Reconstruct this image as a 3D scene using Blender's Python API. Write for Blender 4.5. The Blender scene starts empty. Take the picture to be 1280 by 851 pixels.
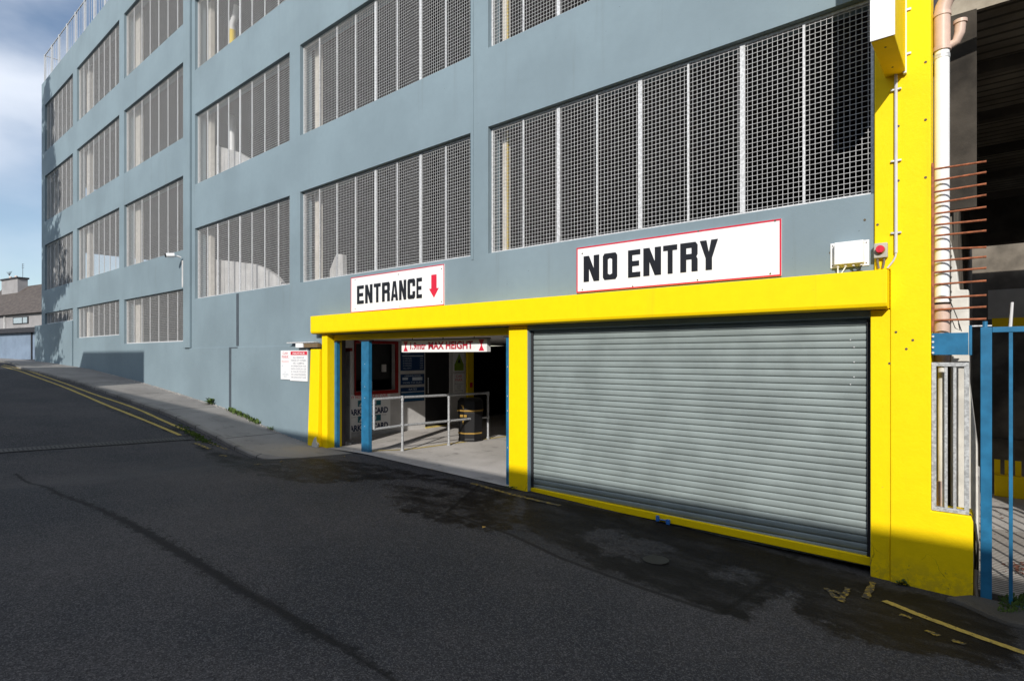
import bpy, bmesh, math, random
from mathutils import Vector, Matrix, noise
random.seed(7)
scene = bpy.context.scene
COL = scene.collection
# ------------------------------------------------------------------ survey of the place
# Facade plane is Y = 0 (street on the -Y side), X runs along it, z = 0 is eye height.
F = 711.0; VPX = -216.0; HY = 445.0
N_ = math.hypot(856.0, F); CC = 856.0 / N_; SS = F / N_
D = 6.215
def depth(x, Y): return (Y + D) / (SS * (x - 640) / F + CC)
def CX(x, Y=0.0):
    t = (x - 640) / F
    return (CC * t - SS) / (SS * t + CC) * (Y + D)
def CZ(x, y, Y=0.0): return (HY - y) / F * depth(x, Y)
def onX(x, y, X):
    t = (x - 640) / F
    Zd = X / (CC * t - SS)
    return (SS * t + CC) * Zd - D, (HY - y) / F * Zd
BASE = [(20, 449), (63.5, 453), (111, 461), (178, 478), (290, 512), (365, 548), (410, 560), (456, 567), (640, 609), (1100, 722), (1216, 750)]
PROF = [(-60, -.02)] + [(CX(x), CZ(x, y)) for x, y in BASE] + [(4, -2.13), (12, -2.3), (60, -3.2), (300, -6)]
PROF[0] = (-300, -.02); PROF.insert(1, (-50, -.06))
def lin(X):
    if X <= PROF[0][0]: return PROF[0][1]
    for (a, za), (b, zb) in zip(PROF, PROF[1:]):
        if X <= b: return za + (zb - za) * (X - a) / (b - a)
    return PROF[-1][1]
def W(X): return sum(lin(X + d) for d in (-.8, -.4, 0, .4, .8)) / 5
def sm(a, b, x):
    t = max(0, min(1, (x - a) / (b - a))); return t * t * (3 - 2 * t)
def road(X, Y):
    z = W(X) - .11 * sm(-8.6, -10.2, X)
    return z + .04 * max(0, min(9, -Y))
def pave(X, Y): return W(X) + .012 * max(0, -Y) - .02 * sm(-10.4, -8.6, X)
def on_ground(x, y, h=road):
    t = (x - 640) / F
    def f(Zd): return (HY - y) / F * Zd - h((CC * t - SS) * Zd, (SS * t + CC) * Zd - D)
    a = 1.0
    while f(a) > 0 and a < 80: a += .1
    lo, hi = a - .1, a
    for _ in range(25):
        m = (lo + hi) / 2
        if f(m) > 0: lo = m
        else: hi = m
    return ((CC * t - SS) * hi, (SS * t + CC) * hi - D)
# ------------------------------------------------------------------ materials
def s2l(c): return tuple(((v / 255) / 12.92 if v <= 10 else ((v / 255 + .055) / 1.055) ** 2.4) for v in c)
class NT:
    def __init__(s, name):
        s.m = bpy.data.materials.new(name); s.m.use_nodes = True
        s.t = s.m.node_tree; s.n = s.t.nodes; s.b = s.n['Principled BSDF']
        g = s.n.new('ShaderNodeNewGeometry'); s.pos = g.outputs['Position']
    def link(s, a, b): s.t.links.new(a, b)
    def scale(s, v):
        m = s.n.new('ShaderNodeMapping'); s.link(s.pos, m.inputs[0]); m.inputs['Scale'].default_value = v; return m.outputs[0]
    def noise(s, sc, det=4, rough=.55, vec=None):
        n = s.n.new('ShaderNodeTexNoise'); n.inputs['Scale'].default_value = sc; n.inputs['Detail'].default_value = det
        n.inputs['Roughness'].default_value = rough; s.link(vec or s.pos, n.inputs['Vector']); return n.outputs['Fac']
    def ramp(s, v, a, b, ca=0.0, cb=1.0):
        r = s.n.new('ShaderNodeMapRange'); s.link(v, r.inputs[0]); r.interpolation_type = 'SMOOTHSTEP'
        for i, q in zip((1, 2, 3, 4), (a, b, ca, cb)): r.inputs[i].default_value = q
        return r.outputs[0]
    def mix(s, f, a, b):
        m = s.n.new('ShaderNodeMix'); m.data_type = 'RGBA'
        for i, q in ((0, f), (6, a), (7, b)):
            if hasattr(q, 'is_linked'): s.link(q, m.inputs[i])
            elif i == 0: m.inputs[i].default_value = q
            else: m.inputs[i].default_value = (*q, 1)
        return m.outputs[2]
    def math(s, op, a, b=0.0):
        m = s.n.new('ShaderNodeMath'); m.operation = op; m.use_clamp = op == 'MULTIPLY'
        for i, q in ((0, a), (1, b)):
            if hasattr(q, 'is_linked'): s.link(q, m.inputs[i])
            else: m.inputs[i].default_value = q
        return m.outputs[0]
    def attr(s, name):
        a = s.n.new('ShaderNodeAttribute'); a.attribute_name = name; return a.outputs['Fac']
    def col(s, c):
        if hasattr(c, 'is_linked'): s.link(c, s.b.inputs['Base Color'])
        else: s.b.inputs['Base Color'].default_value = (*c, 1)
    def rough(s, r):
        if hasattr(r, 'is_linked'): s.link(r, s.b.inputs['Roughness'])
        else: s.b.inputs['Roughness'].default_value = r
    def bump(s, h, strength=.3, dist=.01):
        b = s.n.new('ShaderNodeBump'); b.inputs['Strength'].default_value = strength; b.inputs['Distance'].default_value = dist
        s.link(h, b.inputs['Height']); s.link(b.outputs[0], s.b.inputs['Normal'])
    def spec(s, v): s.b.inputs['Specular IOR Level'].default_value = v
def simple(name, c, rough=.6, metal=0.0, var=.12, sc=6.0, bump=.0, spec=.4, bs=60):
    k = NT(name)
    n = k.noise(sc, 5)
    lo = tuple(v * (1 - var) for v in c); hi = tuple(min(1, v * (1 + var)) for v in c)
    k.col(k.mix(k.ramp(n, .3, .7), lo, hi)); k.rough(rough); k.b.inputs['Metallic'].default_value = metal; k.spec(spec)
    if bump: k.bump(k.noise(bs, 3), bump, .004)
    return k.m
M = {}
def render_wall(name, c, streak=.3, dirt=(.12, .13, .12)):
    k = NT(name)
    big = k.noise(.55, 4); fine = k.noise(9, 6, .65)
    st = k.noise(1.0, 5, .6, k.scale((5, 5, .28)))
    col = k.mix(k.ramp(big, .3, .7), tuple(v * .90 for v in c), tuple(min(1, v * 1.08) for v in c))
    col = k.mix(k.math('MULTIPLY', k.ramp(st, .56, .82), streak), col, dirt)
    col = k.mix(k.math('MULTIPLY', k.ramp(fine, .3, .72), .12), col, tuple(v * .7 for v in c))
    pit = k.noise(26, 2, .5)
    col = k.mix(k.math('MULTIPLY', k.ramp(pit, .735, .77), .7), col, tuple(v * .35 for v in c))
    k.col(col); k.rough(.62); k.spec(.3)
    k.bump(k.noise(38, 5, .7), .22, .006)
    return k.m
M['wall'] = render_wall('grey_blue_render', (.196, .257, .290), .36)
def yellow_mat(name, dirtyz=None):
    k = NT(name)
    c = (.92, .645, .001)
    fine = k.noise(7, 6, .65); st = k.noise(1.0, 5, .6, k.scale((7, 7, .35)))
    col = k.mix(k.ramp(fine, .3, .7), tuple(v * .95 for v in c), c)
    col = k.mix(k.math('MULTIPLY', k.ramp(st, .58, .8), .22), col, (.42, .28, .02))
    if dirtyz:
        sep = k.n.new('ShaderNodeSeparateXYZ'); k.link(k.pos, sep.inputs[0])
        low = k.ramp(sep.outputs[2], dirtyz[0], dirtyz[1], 1, 0)
        n2 = k.ramp(k.noise(13, 6, .7), .40, .60)
        col = k.mix(k.math('MULTIPLY', k.math('MULTIPLY', low, n2), .45), col, (.34, .24, .03))
        n3 = k.ramp(k.noise(22, 5, .7), .62, .68)
        col = k.mix(k.math('MULTIPLY', k.math('MULTIPLY', low, n3), .95), col, (.10, .10, .05))
    if dirtyz:
        vo = k.n.new('ShaderNodeTexVoronoi'); vo.feature = 'DISTANCE_TO_EDGE'; vo.inputs['Scale'].default_value = 3.2
        nv = k.n.new('ShaderNodeMix'); nv.data_type = 'VECTOR'; nv.inputs[0].default_value = .12; k.link(k.pos, nv.inputs[4])
        nn_ = k.n.new('ShaderNodeTexNoise'); nn_.inputs['Scale'].default_value = 6; nn_.inputs['Detail'].default_value = 5; k.link(k.pos, nn_.inputs['Vector']); k.link(nn_.outputs['Color'], nv.inputs[5]); k.link(nv.outputs[1], vo.inputs['Vector'])
        ck = k.ramp(vo.outputs['Distance'], .012, .002)
        low2 = k.ramp(sep.outputs[2], -1.98, -1.62, 1, 0)
        gate_ = k.ramp(k.noise(1.7, 3), .50, .56)
        col = k.mix(k.math('MULTIPLY', k.math('MULTIPLY', ck, low2), k.math('MULTIPLY', gate_, .85)), col, (.16, .10, .01))
    chips = k.ramp(k.noise(34, 3, .6), .735, .755)
    col = k.mix(k.math('MULTIPLY', chips, .6), col, (.30, .22, .06))
    k.col(col); k.rough(.6); k.spec(.18)
    k.bump(k.noise(30, 5, .7), .3 if dirtyz else .15, .008)
    return k.m
M['yellow'] = yellow_mat('yellow_masonry_paint')
M['yellow_low'] = yellow_mat('yellow_masonry_paint_weathered', (-2.02, -1.72))
M['galv'] = simple('galvanised_steel', (.58, .585, .59), .5, .2, .22, 40)
M['grate'] = simple('galvanised_grating', (.50, .50, .50), .6, .0, .12, 20)
M['white'] = simple('white_board', (.80, .80, .80), .4, 0, .03, 5)
M['red'] = simple('red_vinyl', (.62, .02, .05), .4, 0, .05)
M['sign_black'] = simple('black_vinyl', (.012, .013, .018), .4, 0, .1)
M['steel_blue'] = simple('blue_gloss_paint', (.018, .135, .26), .35, 0, .16, 9, spec=.5)
M['navy'] = simple('navy_board', (.012, .045, .13), .4, 0, .1)
M['grey_text'] = simple('pale_lettering', (.42, .48, .55), .5)
M['shutter'] = simple('shutter_lath', (.235, .275, .270), .45, .1, .12, 2.2, spec=.4)
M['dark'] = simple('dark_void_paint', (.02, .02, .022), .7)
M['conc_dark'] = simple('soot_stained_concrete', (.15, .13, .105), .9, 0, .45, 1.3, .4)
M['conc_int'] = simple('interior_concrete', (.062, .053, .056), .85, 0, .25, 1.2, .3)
M['cream'] = simple('cream_paint', (.62, .58, .52), .6, 0, .08)
M['offwhite'] = simple('off_white_paint', (.55, .54, .53), .6, 0, .10, 3)
M['stainedwhite'] = simple('stained_white_render', (.60, .58, .53), .8, 0, .18, 4, .3)
M['upvc'] = simple('white_plastic_pipe', (.80, .80, .80), .3, 0, .03)
M['pinkpipe'] = simple('terracotta_pipe', (.56, .41, .34), .45, 0, .1, 8)
M['rust'] = simple('rusted_steel', (.30, .10, .045), .75, .1, .3, 25)
M['rubber'] = simple('black_rubber', (.02, .02, .02), .6)
M['hose'] = simple('grey_brown_hose', (.16, .13, .10), .6)
M['bin'] = simple('black_moulded_plastic', (.007, .007, .008), .45, 0, .1)
M['gold'] = simple('gold_band', (.36, .22, .05), .4, .2)
M['redpaint'] = simple('dark_red_gloss', (.26, .012, .010), .4)
M['teal'] = simple('teal_logo', (.01, .13, .17), .5)
M['green'] = simple('green_sign', (.22, .34, .03), .5)
M['lockblue'] = simple('blue_lock', (.03, .14, .45), .4)
M['roofdark'] = simple('dark_felt', (.03, .03, .035), .8)
M['housewall'] = simple('house_render', (.27, .26, .26), .8, 0, .1, 1)
M['garage'] = simple('pale_blue_wall', (.17, .22, .29), .7, 0, .12, 1.2)
M['glass'] = simple('window_glass', (.30, .36, .40), .15)
M['brick_opp'] = simple('buff_render', (.33, .31, .28), .8)
M['bark'] = simple('bark', (.09, .07, .05), .9)
M['plug'] = simple('fixing_plug', (.10, .08, .05), .7)
def sheet_mat():
    k = NT('roof_tiles')
    br = k.n.new('ShaderNodeTexBrick'); br.inputs['Scale'].default_value = 1.0
    mp = k.n.new('ShaderNodeMapping'); mp.inputs['Scale'].default_value = (1, 1, 1)
    co = k.n.new('ShaderNodeTexCoord'); k.link(co.outputs['UV'], br.inputs['Vector'])
    br.inputs['Brick Width'].default_value = .33; br.inputs['Row Height'].default_value = .26; br.inputs['Mortar Size'].default_value = .035
    br.inputs['Color1'].default_value = (.075, .058, .048, 1); br.inputs['Color2'].default_value = (.13, .105, .088, 1); br.inputs['Mortar'].default_value = (.035, .03, .03, 1)
    k.link(br.outputs['Color'], k.b.inputs['Base Color']); k.rough(.85); return k.m
M['tiles'] = sheet_mat()
def soffit_mat():
    k = NT('board_marked_soffit')
    w = k.n.new('ShaderNodeTexWave'); w.bands_direction = 'Y'; w.inputs['Scale'].default_value = 1.6; w.inputs['Distortion'].default_value = .6; k.link(k.pos, w.inputs['Vector'])
    c = k.mix(k.ramp(k.noise(1.1, 6, .7), .3, .7), (.20, .17, .13), (.44, .39, .31))
    k.col(k.mix(k.math('MULTIPLY', k.ramp(w.outputs['Fac'], .25, .05), .8), c, (.05, .045, .035))); k.rough(.9); return k.m
M['rail'] = simple('dull_galvanised_tube', (.40, .41, .42), .5, .3, .2, 30)
M['panel_galv'] = simple('spangled_galvanised_bar', (.42, .43, .43), .5, .2, .3, 45)
def leafmat(name, c):
    k = NT(name); n = k.noise(5, 3)
    k.col(k.mix(k.ramp(n, .35, .65), tuple(v * .6 for v in c), tuple(v * 1.4 for v in c))); k.rough(.6); k.spec(.3)
    return k.m
M['leaf'] = leafmat('leaf_green', (.075, .12, .025)); M['needle'] = leafmat('dark_needles', (.035, .06, .02))
def asphalt():
    k = NT('asphalt')
    fine = k.noise(95, 2, .6); mid = k.noise(34, 4, .75); big = k.noise(.45, 5, .6); st = k.noise(2.2, 7, .7)
    vo = k.n.new('ShaderNodeTexVoronoi'); vo.inputs['Scale'].default_value = 135; k.link(k.pos, vo.inputs['Vector'])
    chip = vo.outputs['Color']
    sepc = k.n.new('ShaderNodeSeparateColor'); k.link(chip, sepc.inputs[0]); cv = sepc.outputs[0]
    base = k.mix(k.ramp(big, .35, .65), (.026, .029, .036), (.062, .058, .061))
    base = k.mix(k.math('MULTIPLY', k.ramp(st, .45, .72), .40), base, (.036, .036, .041))
    base = k.mix(k.math('MULTIPLY', k.ramp(mid, .42, .66), .30), base, (.095, .092, .092))
    base = k.mix(k.math('MULTIPLY', k.ramp(cv, .66, .97), .55), base, (.17, .165, .165))
    base = k.mix(k.math('MULTIPLY', k.ramp(cv, .34, .1), .75), base, (.018, .018, .020))
    ed = k.noise(5, 8, .75)
    wet = k.math('ADD', k.attr('wet'), k.math('MULTIPLY', ed, 1.25)); wet = k.math('ADD', wet, -.625)
    wetm = k.ramp(wet, .34, .54)
    vary = k.ramp(k.noise(1.0, 7, .75, k.scale((1.5, 3.4, 1))), .30, .56, .40, 1.0)
    wetm = k.math('MULTIPLY', wetm, vary)
    patch = k.ramp(k.attr('patch'), -.012, .012)
    base = k.mix(k.math('MULTIPLY', patch, .35), base, (.018, .018, .020))
    seam = k.math('MULTIPLY', k.ramp(k.attr('patch'), -.05, -.02), k.ramp(k.attr('patch'), .03, .0))
    base = k.mix(k.math('MULTIPLY', seam, .75), base, (.006, .006, .006))
    moss = k.ramp(k.math('ADD', k.attr('moss'), k.math('ADD', k.noise(9, 6, .7), -.5)), .35, .75)
    base = k.mix(k.math('MULTIPLY', wetm, .93), base, (.006, .0055, .006))
    base = k.mix(k.math('MULTIPLY', moss, .5), base, (.020, .018, .013))
    cr = k.ramp(k.math('ADD', k.attr('crack'), k.math('MULTIPLY', k.math('ADD', k.noise(10, 10, .92), -.5), 3.0)), .42, .55)
    gate = k.ramp(k.attr('crack'), .02, .2)
    crn = k.math('MULTIPLY', k.math('MULTIPLY', cr, gate), .88)
    base = k.mix(crn, base, (.008, .008, .009))
    k.col(base)
    k.rough(k.ramp(wetm, 0, 1, .85, .62)); k.link(k.ramp(wetm, 0, 1, .22, .09), k.b.inputs['Specular IOR Level'])
    h = k.math('ADD', cv, k.math('MULTIPLY', mid, 1.0)); k.bump(h, .7, .008)
    return k.m
M['asphalt'] = asphalt()
def concrete(name, a, b, stain, groove=None):
    k = NT(name)
    base = k.mix(k.ramp(k.noise(.9, 5), .3, .7), a, b)
    base = k.mix(k.math('MULTIPLY', k.ramp(k.noise(120, 3), .4, .7), .35), base, tuple(v * 1.35 for v in b))
    base = k.mix(k.math('MULTIPLY', k.ramp(k.noise(3.2, 6, .7), .52, .75), stain), base, tuple(v * .3 for v in a))
    if groove:
        w = k.n.new('ShaderNodeTexWave'); w.wave_type = 'BANDS'; w.bands_direction = 'Y'; w.inputs['Scale'].default_value = groove; w.inputs['Distortion'].default_value = .15
        k.link(k.pos, w.inputs['Vector'])
        base = k.mix(k.math('MULTIPLY', k.ramp(w.outputs['Fac'], .45, .2), .85), base, tuple(v * .2 for v in a))
    k.col(base); k.rough(.85); k.spec(.25); k.bump(k.noise(90, 4, .7), .4, .006)
    return k.m
M['pave'] = concrete('pavement_concrete', (.19, .178, .167), (.26, .245, .228), .5)
def jointed(m, per, wd):
    t = m.node_tree
    g = t.nodes.new('ShaderNodeNewGeometry'); sp_ = t.nodes.new('ShaderNodeSeparateXYZ'); t.links.new(g.outputs['Position'], sp_.inputs[0])
    a = t.nodes.new('ShaderNodeMath'); a.operation = 'MULTIPLY'; a.inputs[1].default_value = 1 / per; t.links.new(sp_.outputs[0], a.inputs[0])
    f = t.nodes.new('ShaderNodeMath'); f.operation = 'FRACT'; t.links.new(a.outputs[0], f.inputs[0])
    l = t.nodes.new('ShaderNodeMath'); l.operation = 'LESS_THAN'; l.inputs[1].default_value = wd / per; t.links.new(f.outputs[0], l.inputs[0])
    bs = t.nodes['Principled BSDF'].inputs['Base Color']; old = bs.links[0].from_socket
    mx = t.nodes.new('ShaderNodeMix'); mx.data_type = 'RGBA'; t.links.new(l.outputs[0], mx.inputs[0]); t.links.new(old, mx.inputs[6]); mx.inputs[7].default_value = (.03, .03, .025, 1); t.links.new(mx.outputs[2], bs)
    return m
M['kerb'] = jointed(concrete('kerb_concrete', (.13, .122, .112), (.24, .225, .205), .6), .91, .025)
M['pave'] = jointed(M['pave'], 2.9, .03)
M['kerb_old'] = concrete('kerb_concrete', (.26, .24, .22), (.38, .36, .33), .6)
M['floor'] = concrete('entrance_floor', (.38, .36, .335), (.50, .475, .45), .65)
M['ramp'] = concrete('ribbed_ramp', (.36, .33, .30), (.45, .42, .38), .4, 5.5)
def worn_yellow(name, keep, c=(.42, .28, .03)):
    k = NT(name)
    n = k.ramp(k.noise(20, 6, .75), keep - .08, keep + .06)
    base = k.mix(k.ramp(k.noise(60, 3), .3, .7), tuple(v * .75 for v in c), c)
    k.col(k.mix(n, base, (.035, .033, .03))); k.rough(.8); k.bump(k.noise(140, 3), .4, .005); return k.m
M['line'] = worn_yellow('worn_yellow_line', .60, (.46, .34, .07)); M['line_faint'] = worn_yellow('very_worn_yellow_paint', .47, (.36, .25, .02))
M['floorline'] = simple('floor_line_yellow', (.55, .42, .12), .7, 0, .3, 12)
# ------------------------------------------------------------------ mesh helpers
class MB:
    def __init__(s): s.v = []; s.f = []; s.uv = None
    def add(s, vs, fs):
        o = len(s.v); s.v += [tuple(v) for v in vs]; s.f += [tuple(i + o for i in f) for f in fs]; return s
    def box(s, a, b):
        (x0, x1), (y0, y1), (z0, z1) = sorted((a[0], b[0])), sorted((a[1], b[1])), sorted((a[2], b[2]))
        return s.add([(x, y, z) for z in (z0, z1) for y in (y0, y1) for x in (x0, x1)],
                     [(0, 2, 3, 1), (4, 5, 7, 6), (0, 1, 5, 4), (2, 6, 7, 3), (0, 4, 6, 2), (1, 3, 7, 5)])
    def prism(s, poly, y0, y1):
        """outline in (x, z), extruded along Y"""
        n = len(poly)
        ar = sum(poly[i][0] * poly[(i + 1) % n][1] - poly[(i + 1) % n][0] * poly[i][1] for i in range(n))
        if ar < 0: poly = poly[::-1]
        return s.add([(x, y0, z) for x, z in poly] + [(x, y1, z) for x, z in poly],
                     [tuple(range(n)), tuple(range(2 * n - 1, n - 1, -1))] + [((i + 1) % n, i, n + i, n + (i + 1) % n) for i in range(n)])
    def prism_x(s, poly, x0, x1):
        """outline in (y, z), extruded along X"""
        n = len(poly)
        ar = sum(poly[i][0] * poly[(i + 1) % n][1] - poly[(i + 1) % n][0] * poly[i][1] for i in range(n))
        if ar < 0: poly = poly[::-1]
        return s.add([(x0, y, z) for y, z in poly] + [(x1, y, z) for y, z in poly],
                     [tuple(range(n - 1, -1, -1)), tuple(range(n, 2 * n))] + [(i, (i + 1) % n, n + (i + 1) % n, n + i) for i in range(n)])
    def prism_z(s, poly, z0, z1):
        n = len(poly)
        ar = sum(poly[i][0] * poly[(i + 1) % n][1] - poly[(i + 1) % n][0] * poly[i][1] for i in range(n))
        if ar < 0: poly = poly[::-1]
        return s.add([(x, y, z0) for x, y in poly] + [(x, y, z1) for x, y in poly],
                     [tuple(range(n - 1, -1, -1)), tuple(range(n, 2 * n))] + [(i, (i + 1) % n, n + (i + 1) % n, n + i) for i in range(n)])
    def tube(s, pts, r, seg=12, cap=True):
        pts = [Vector(p) for p in pts]; rs = r if isinstance(r, (list, tuple)) else [r] * len(pts)
        o = len(s.v); up = None
        for i, p in enumerate(pts):
            d = ((pts[min(i + 1, len(pts) - 1)] - pts[max(i - 1, 0)])).normalized()
            if up is None:
                up = Vector((0, 0, 1)) if abs(d.z) < .9 else Vector((1, 0, 0))
            a = d.cross(up).normalized(); b = d.cross(a).normalized(); up = -b if (-b).dot(up) > 0 else b
            for k in range(seg):
                th = 2 * math.pi * k / seg
                s.v.append(tuple(p + a * math.cos(th) * rs[i] + b * math.sin(th) * rs[i]))
        for i in range(len(pts) - 1):
            for k in range(seg):
                k2 = (k + 1) % seg
                s.f.append((o + i * seg + k, o + i * seg + k2, o + (i + 1) * seg + k2, o + (i + 1) * seg + k))
        if cap:
            s.f.append(tuple(o + k for k in range(seg))[::-1]); s.f.append(tuple(o + (len(pts) - 1) * seg + k for k in range(seg)))
        return s
    def build(s, name, mat, parent=None, bevel=0, smooth=False, origin='base'):
        me = bpy.data.meshes.new(name)
        xs = [v[0] for v in s.v]; ys = [v[1] for v in s.v]; zs = [v[2] for v in s.v]
        o = Vector(((min(xs) + max(xs)) / 2, (min(ys) + max(ys)) / 2, min(zs))) if origin == 'base' else Vector((0, 0, 0))
        me.from_pydata([tuple(Vector(v) - o) for v in s.v], [], s.f); me.update()
        if mat: me.materials.append(M[mat] if isinstance(mat, str) else mat)
        bm = bmesh.new(); bm.from_mesh(me); bmesh.ops.recalc_face_normals(bm, faces=bm.faces); bm.to_mesh(me); bm.free()
        ob = bpy.data.objects.new(name, me); COL.objects.link(ob)
        place(ob, o, parent)
        if smooth:
            for p in me.polygons: p.use_smooth = True
            md = ob.modifiers.new('es', 'EDGE_SPLIT'); md.split_angle = math.radians(40)
        if bevel:
            md = ob.modifiers.new('bevel', 'BEVEL'); md.width = bevel; md.segments = 2; md.limit_method = 'ANGLE'; md.harden_normals = False
        return ob
WLOC = {}
def place(ob, o, parent):
    WLOC[ob.name] = Vector(o)
    if parent is not None:
        ob.parent = parent; ob.location = Vector(o) - WLOC[parent.name]
    else: ob.location = o
def tag(o, label, cat, group=None, kind=None):
    if label: o['label'] = label
    if cat: o['category'] = cat
    if group: o['group'] = group
    if kind: o['kind'] = kind
    return o
def empty(name, loc, label, cat, group=None):
    o = bpy.data.objects.new(name, None); o.empty_display_size = .2; COL.objects.link(o); place(o, loc, None)
    return tag(o, label, cat, group)
def struct(o, label=None): o['kind'] = 'structure'; return o
# lettering ------------------------------------------------------------
def glyph(ch, a=.35, h=.19):
    c = .10
    G = {
     'N': [[(0,0),(a,0),(a,.50),(1-a,0),(1,0),(1,1),(1-a,1),(1-a,.50),(a,1),(0,1)]],
     'E': [[(0,0),(1,0),(1,h),(a,h),(a,.5-h/2),(.9,.5-h/2),(.9,.5+h/2),(a,.5+h/2),(a,1-h),(1,1-h),(1,1),(0,1)]],
     'T': [[(.5-a/2,0),(.5+a/2,0),(.5+a/2,1-h),(1,1-h),(1,1),(0,1),(0,1-h),(.5-a/2,1-h)]],
     'Y': [[(.5-a/2,0),(.5+a/2,0),(.5+a/2,.40),(1,1),(1-a-.02,1),(.5,.60),(a+.02,1),(0,1),(.5-a/2,.40)]],
     'O': [[(0,c),(c*1.2,0),(.5,0),(.5,h),(a,h+.04),(a,1-h-.04),(.5,1-h),(.5,1),(c*1.2,1),(0,1-c)],
           [(.5,0),(1-c*1.2,0),(1,c),(1,1-c),(1-c*1.2,1),(.5,1),(.5,1-h),(1-a,1-h-.04),(1-a,h+.04),(.5,h)]],
     'C': [[(0,c),(c*1.2,0),(1-c*1.2,0),(1,c),(1,.38),(1-a,.38),(1-a,h+.02),(a,h+.02),(a,1-h-.02),(1-a,1-h-.02),(1-a,.62),(1,.62),(1,1-c),(1-c*1.2,1),(c*1.2,1),(0,1-c)]],
     'R': [[(0,0),(a,0),(a,1),(0,1)], [(a,1-h),(1-a,1-h),(1-a,.42+h),(a,.42+h),(a,.42),(1-a,.42),(1-a,0),(1,0),(1,.42),(.93,.50),(1,.58),(1,1-c),(1-c*1.2,1),(a,1)]],
     'A': [[(0,0),(a-.02,0),(.5,.78),(.5,1),(.30,1)], [(1,0),(.70,1),(.5,1),(.5,.78),(1.02-a,0)],
           [(a-.02+.22*.17/.78+.005,.17),(1.02-a-.22*.17/.78-.005,.17),(1.02-a-.22*.34/.78-.005,.34),(a-.02+.22*.34/.78+.005,.34)]],
    }
    return G[ch]
def block_word(letters, z0, z1, y, mat, parent, name='lettering'):
    """letters = [(char, x0, x1)]"""
    mb = MB()
    for ch, x0, x1 in letters:
        for poly in glyph(ch):
            mb.prism([(x0 + px * (x1 - x0), z0 + pz * (z1 - z0)) for px, pz in poly], y - .003, y)
    ob = mb.build(name, mat, parent)
    bm = bmesh.new(); bm.from_mesh(ob.data); bmesh.ops.triangulate(bm, faces=[f for f in bm.faces if len(f.verts) > 4]); bm.to_mesh(ob.data); bm.free()
    return ob
def text(s, box, mat, parent, name='lettering', plane='Y', at=0, bold=0.0, ext=.0015, align=None):
    """fit text into box = (u0, u1, z0, z1); plane Y faces the street, plane X faces +X"""
    cu = bpy.data.curves.new('t', 'FONT'); cu.body = s; cu.size = 1; cu.extrude = 0; cu.offset = bold
    if align: cu.align_x = align
    cu.resolution_u = 3
    to = bpy.data.objects.new('t', cu); COL.objects.link(to)
    dg = bpy.context.evaluated_depsgraph_get(); me = bpy.data.meshes.new_from_object(to.evaluated_get(dg))
    bpy.data.objects.remove(to)
    xs = [v.co.x for v in me.vertices]; ys = [v.co.y for v in me.vertices]
    u0, u1, z0, z1 = box; mb = MB()
    vs = []
    for v in me.vertices:
        u = u0 + (v.co.x - min(xs)) / (max(xs) - min(xs)) * (u1 - u0); z = z0 + (v.co.y - min(ys)) / (max(ys) - min(ys)) * (z1 - z0)
        vs.append((u, at, z) if plane == 'Y' else (at, u, z))
    mb.add(vs, [tuple(p.vertices) for p in me.polygons])
    bpy.data.meshes.remove(me)
    return mb.build(name, mat, parent)
# ------------------------------------------------------------------ ground
def frange(a, b, st):
    n = max(1, round((b - a) / st)); return [a + (b - a) * i / n for i in range(n)]
pts_near = [on_ground(x, y) for x, y in ((0, 560), (640, 851))]
def segd(p, a, b):
    ax, ay = a; bx, by = b; px, py = p
    t = max(0, min(1, ((px - ax) * (bx - ax) + (py - ay) * (by - ay)) / ((bx - ax) ** 2 + (by - ay) ** 2 + 1e-9)))
    return math.hypot(px - ax - t * (bx - ax), py - ay - t * (by - ay)), t
CRACK = [on_ground(*p) for p in ((20, 592), (75, 618), (128, 637), (178, 662), (225, 690), (290, 730), (345, 760), (385, 785), (430, 808), (478, 838), (520, 870))]
CR_W = [.03, .05, .055, .08, .085, .08, .075, .075, .05, .045, .03]
def poly(pp): return [on_ground(*p) for p in pp]
def inside(p, pl):
    x, y = p; c = False; n = len(pl)
    for i in range(n):
        (x0, y0), (x1, y1) = pl[i], pl[(i + 1) % n]
        if (y0 > y) != (y1 > y) and x < (x1 - x0) * (y - y0) / (y1 - y0) + x0: c = not c
    return c
PATCH = poly([(668, 616), (760, 636), (900, 668), (995, 694), (960, 725), (900, 766), (800, 733), (700, 696), (640, 668), (560, 640), (600, 606)])
WETS = [(poly([(655, 618), (770, 640), (900, 668), (1000, 700), (1085, 722), (1000, 735), (930, 775), (845, 745), (740, 705), (655, 660)]), .75),
        (poly([(470, 600), (560, 610), (655, 618), (655, 665), (590, 668), (490, 640)]), .50),
        (poly([(235, 548), (320, 572), (460, 577), (640, 612), (640, 630), (520, 600), (380, 606), (290, 590)]), .52),
        (poly([(1000, 700), (1100, 728), (1215, 756), (1280, 775), (1280, 850), (1160, 820), (1040, 800), (985, 760)]), .62),
        (poly([(100, 492), (200, 522), (270, 552), (230, 553), (150, 520), (60, 488)]), .45)]
DRY = [poly([(720, 668), (800, 665), (860, 690), (800, 706), (740, 694)]), poly([(890, 700), (960, 716), (950, 740), (880, 722)]), poly([(725, 658), (775, 655), (772, 668), (730, 670)])]
def edge_d(p, pl):
    return min(segd(p, pl[i], pl[(i + 1) % len(pl)])[0] for i in range(len(pl)))
def wetness(x, y):
    w = 0
    for pl, a in WETS:
        d = edge_d((x, y), pl); s = d if inside((x, y), pl) else -d
        w = max(w, a * sm(-.25, .22, s))
    for pl in DRY:
        d = edge_d((x, y), pl); s = d if inside((x, y), pl) else -d
        w -= .36 * sm(-.2, .2, s)
    return max(0, w)
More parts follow.
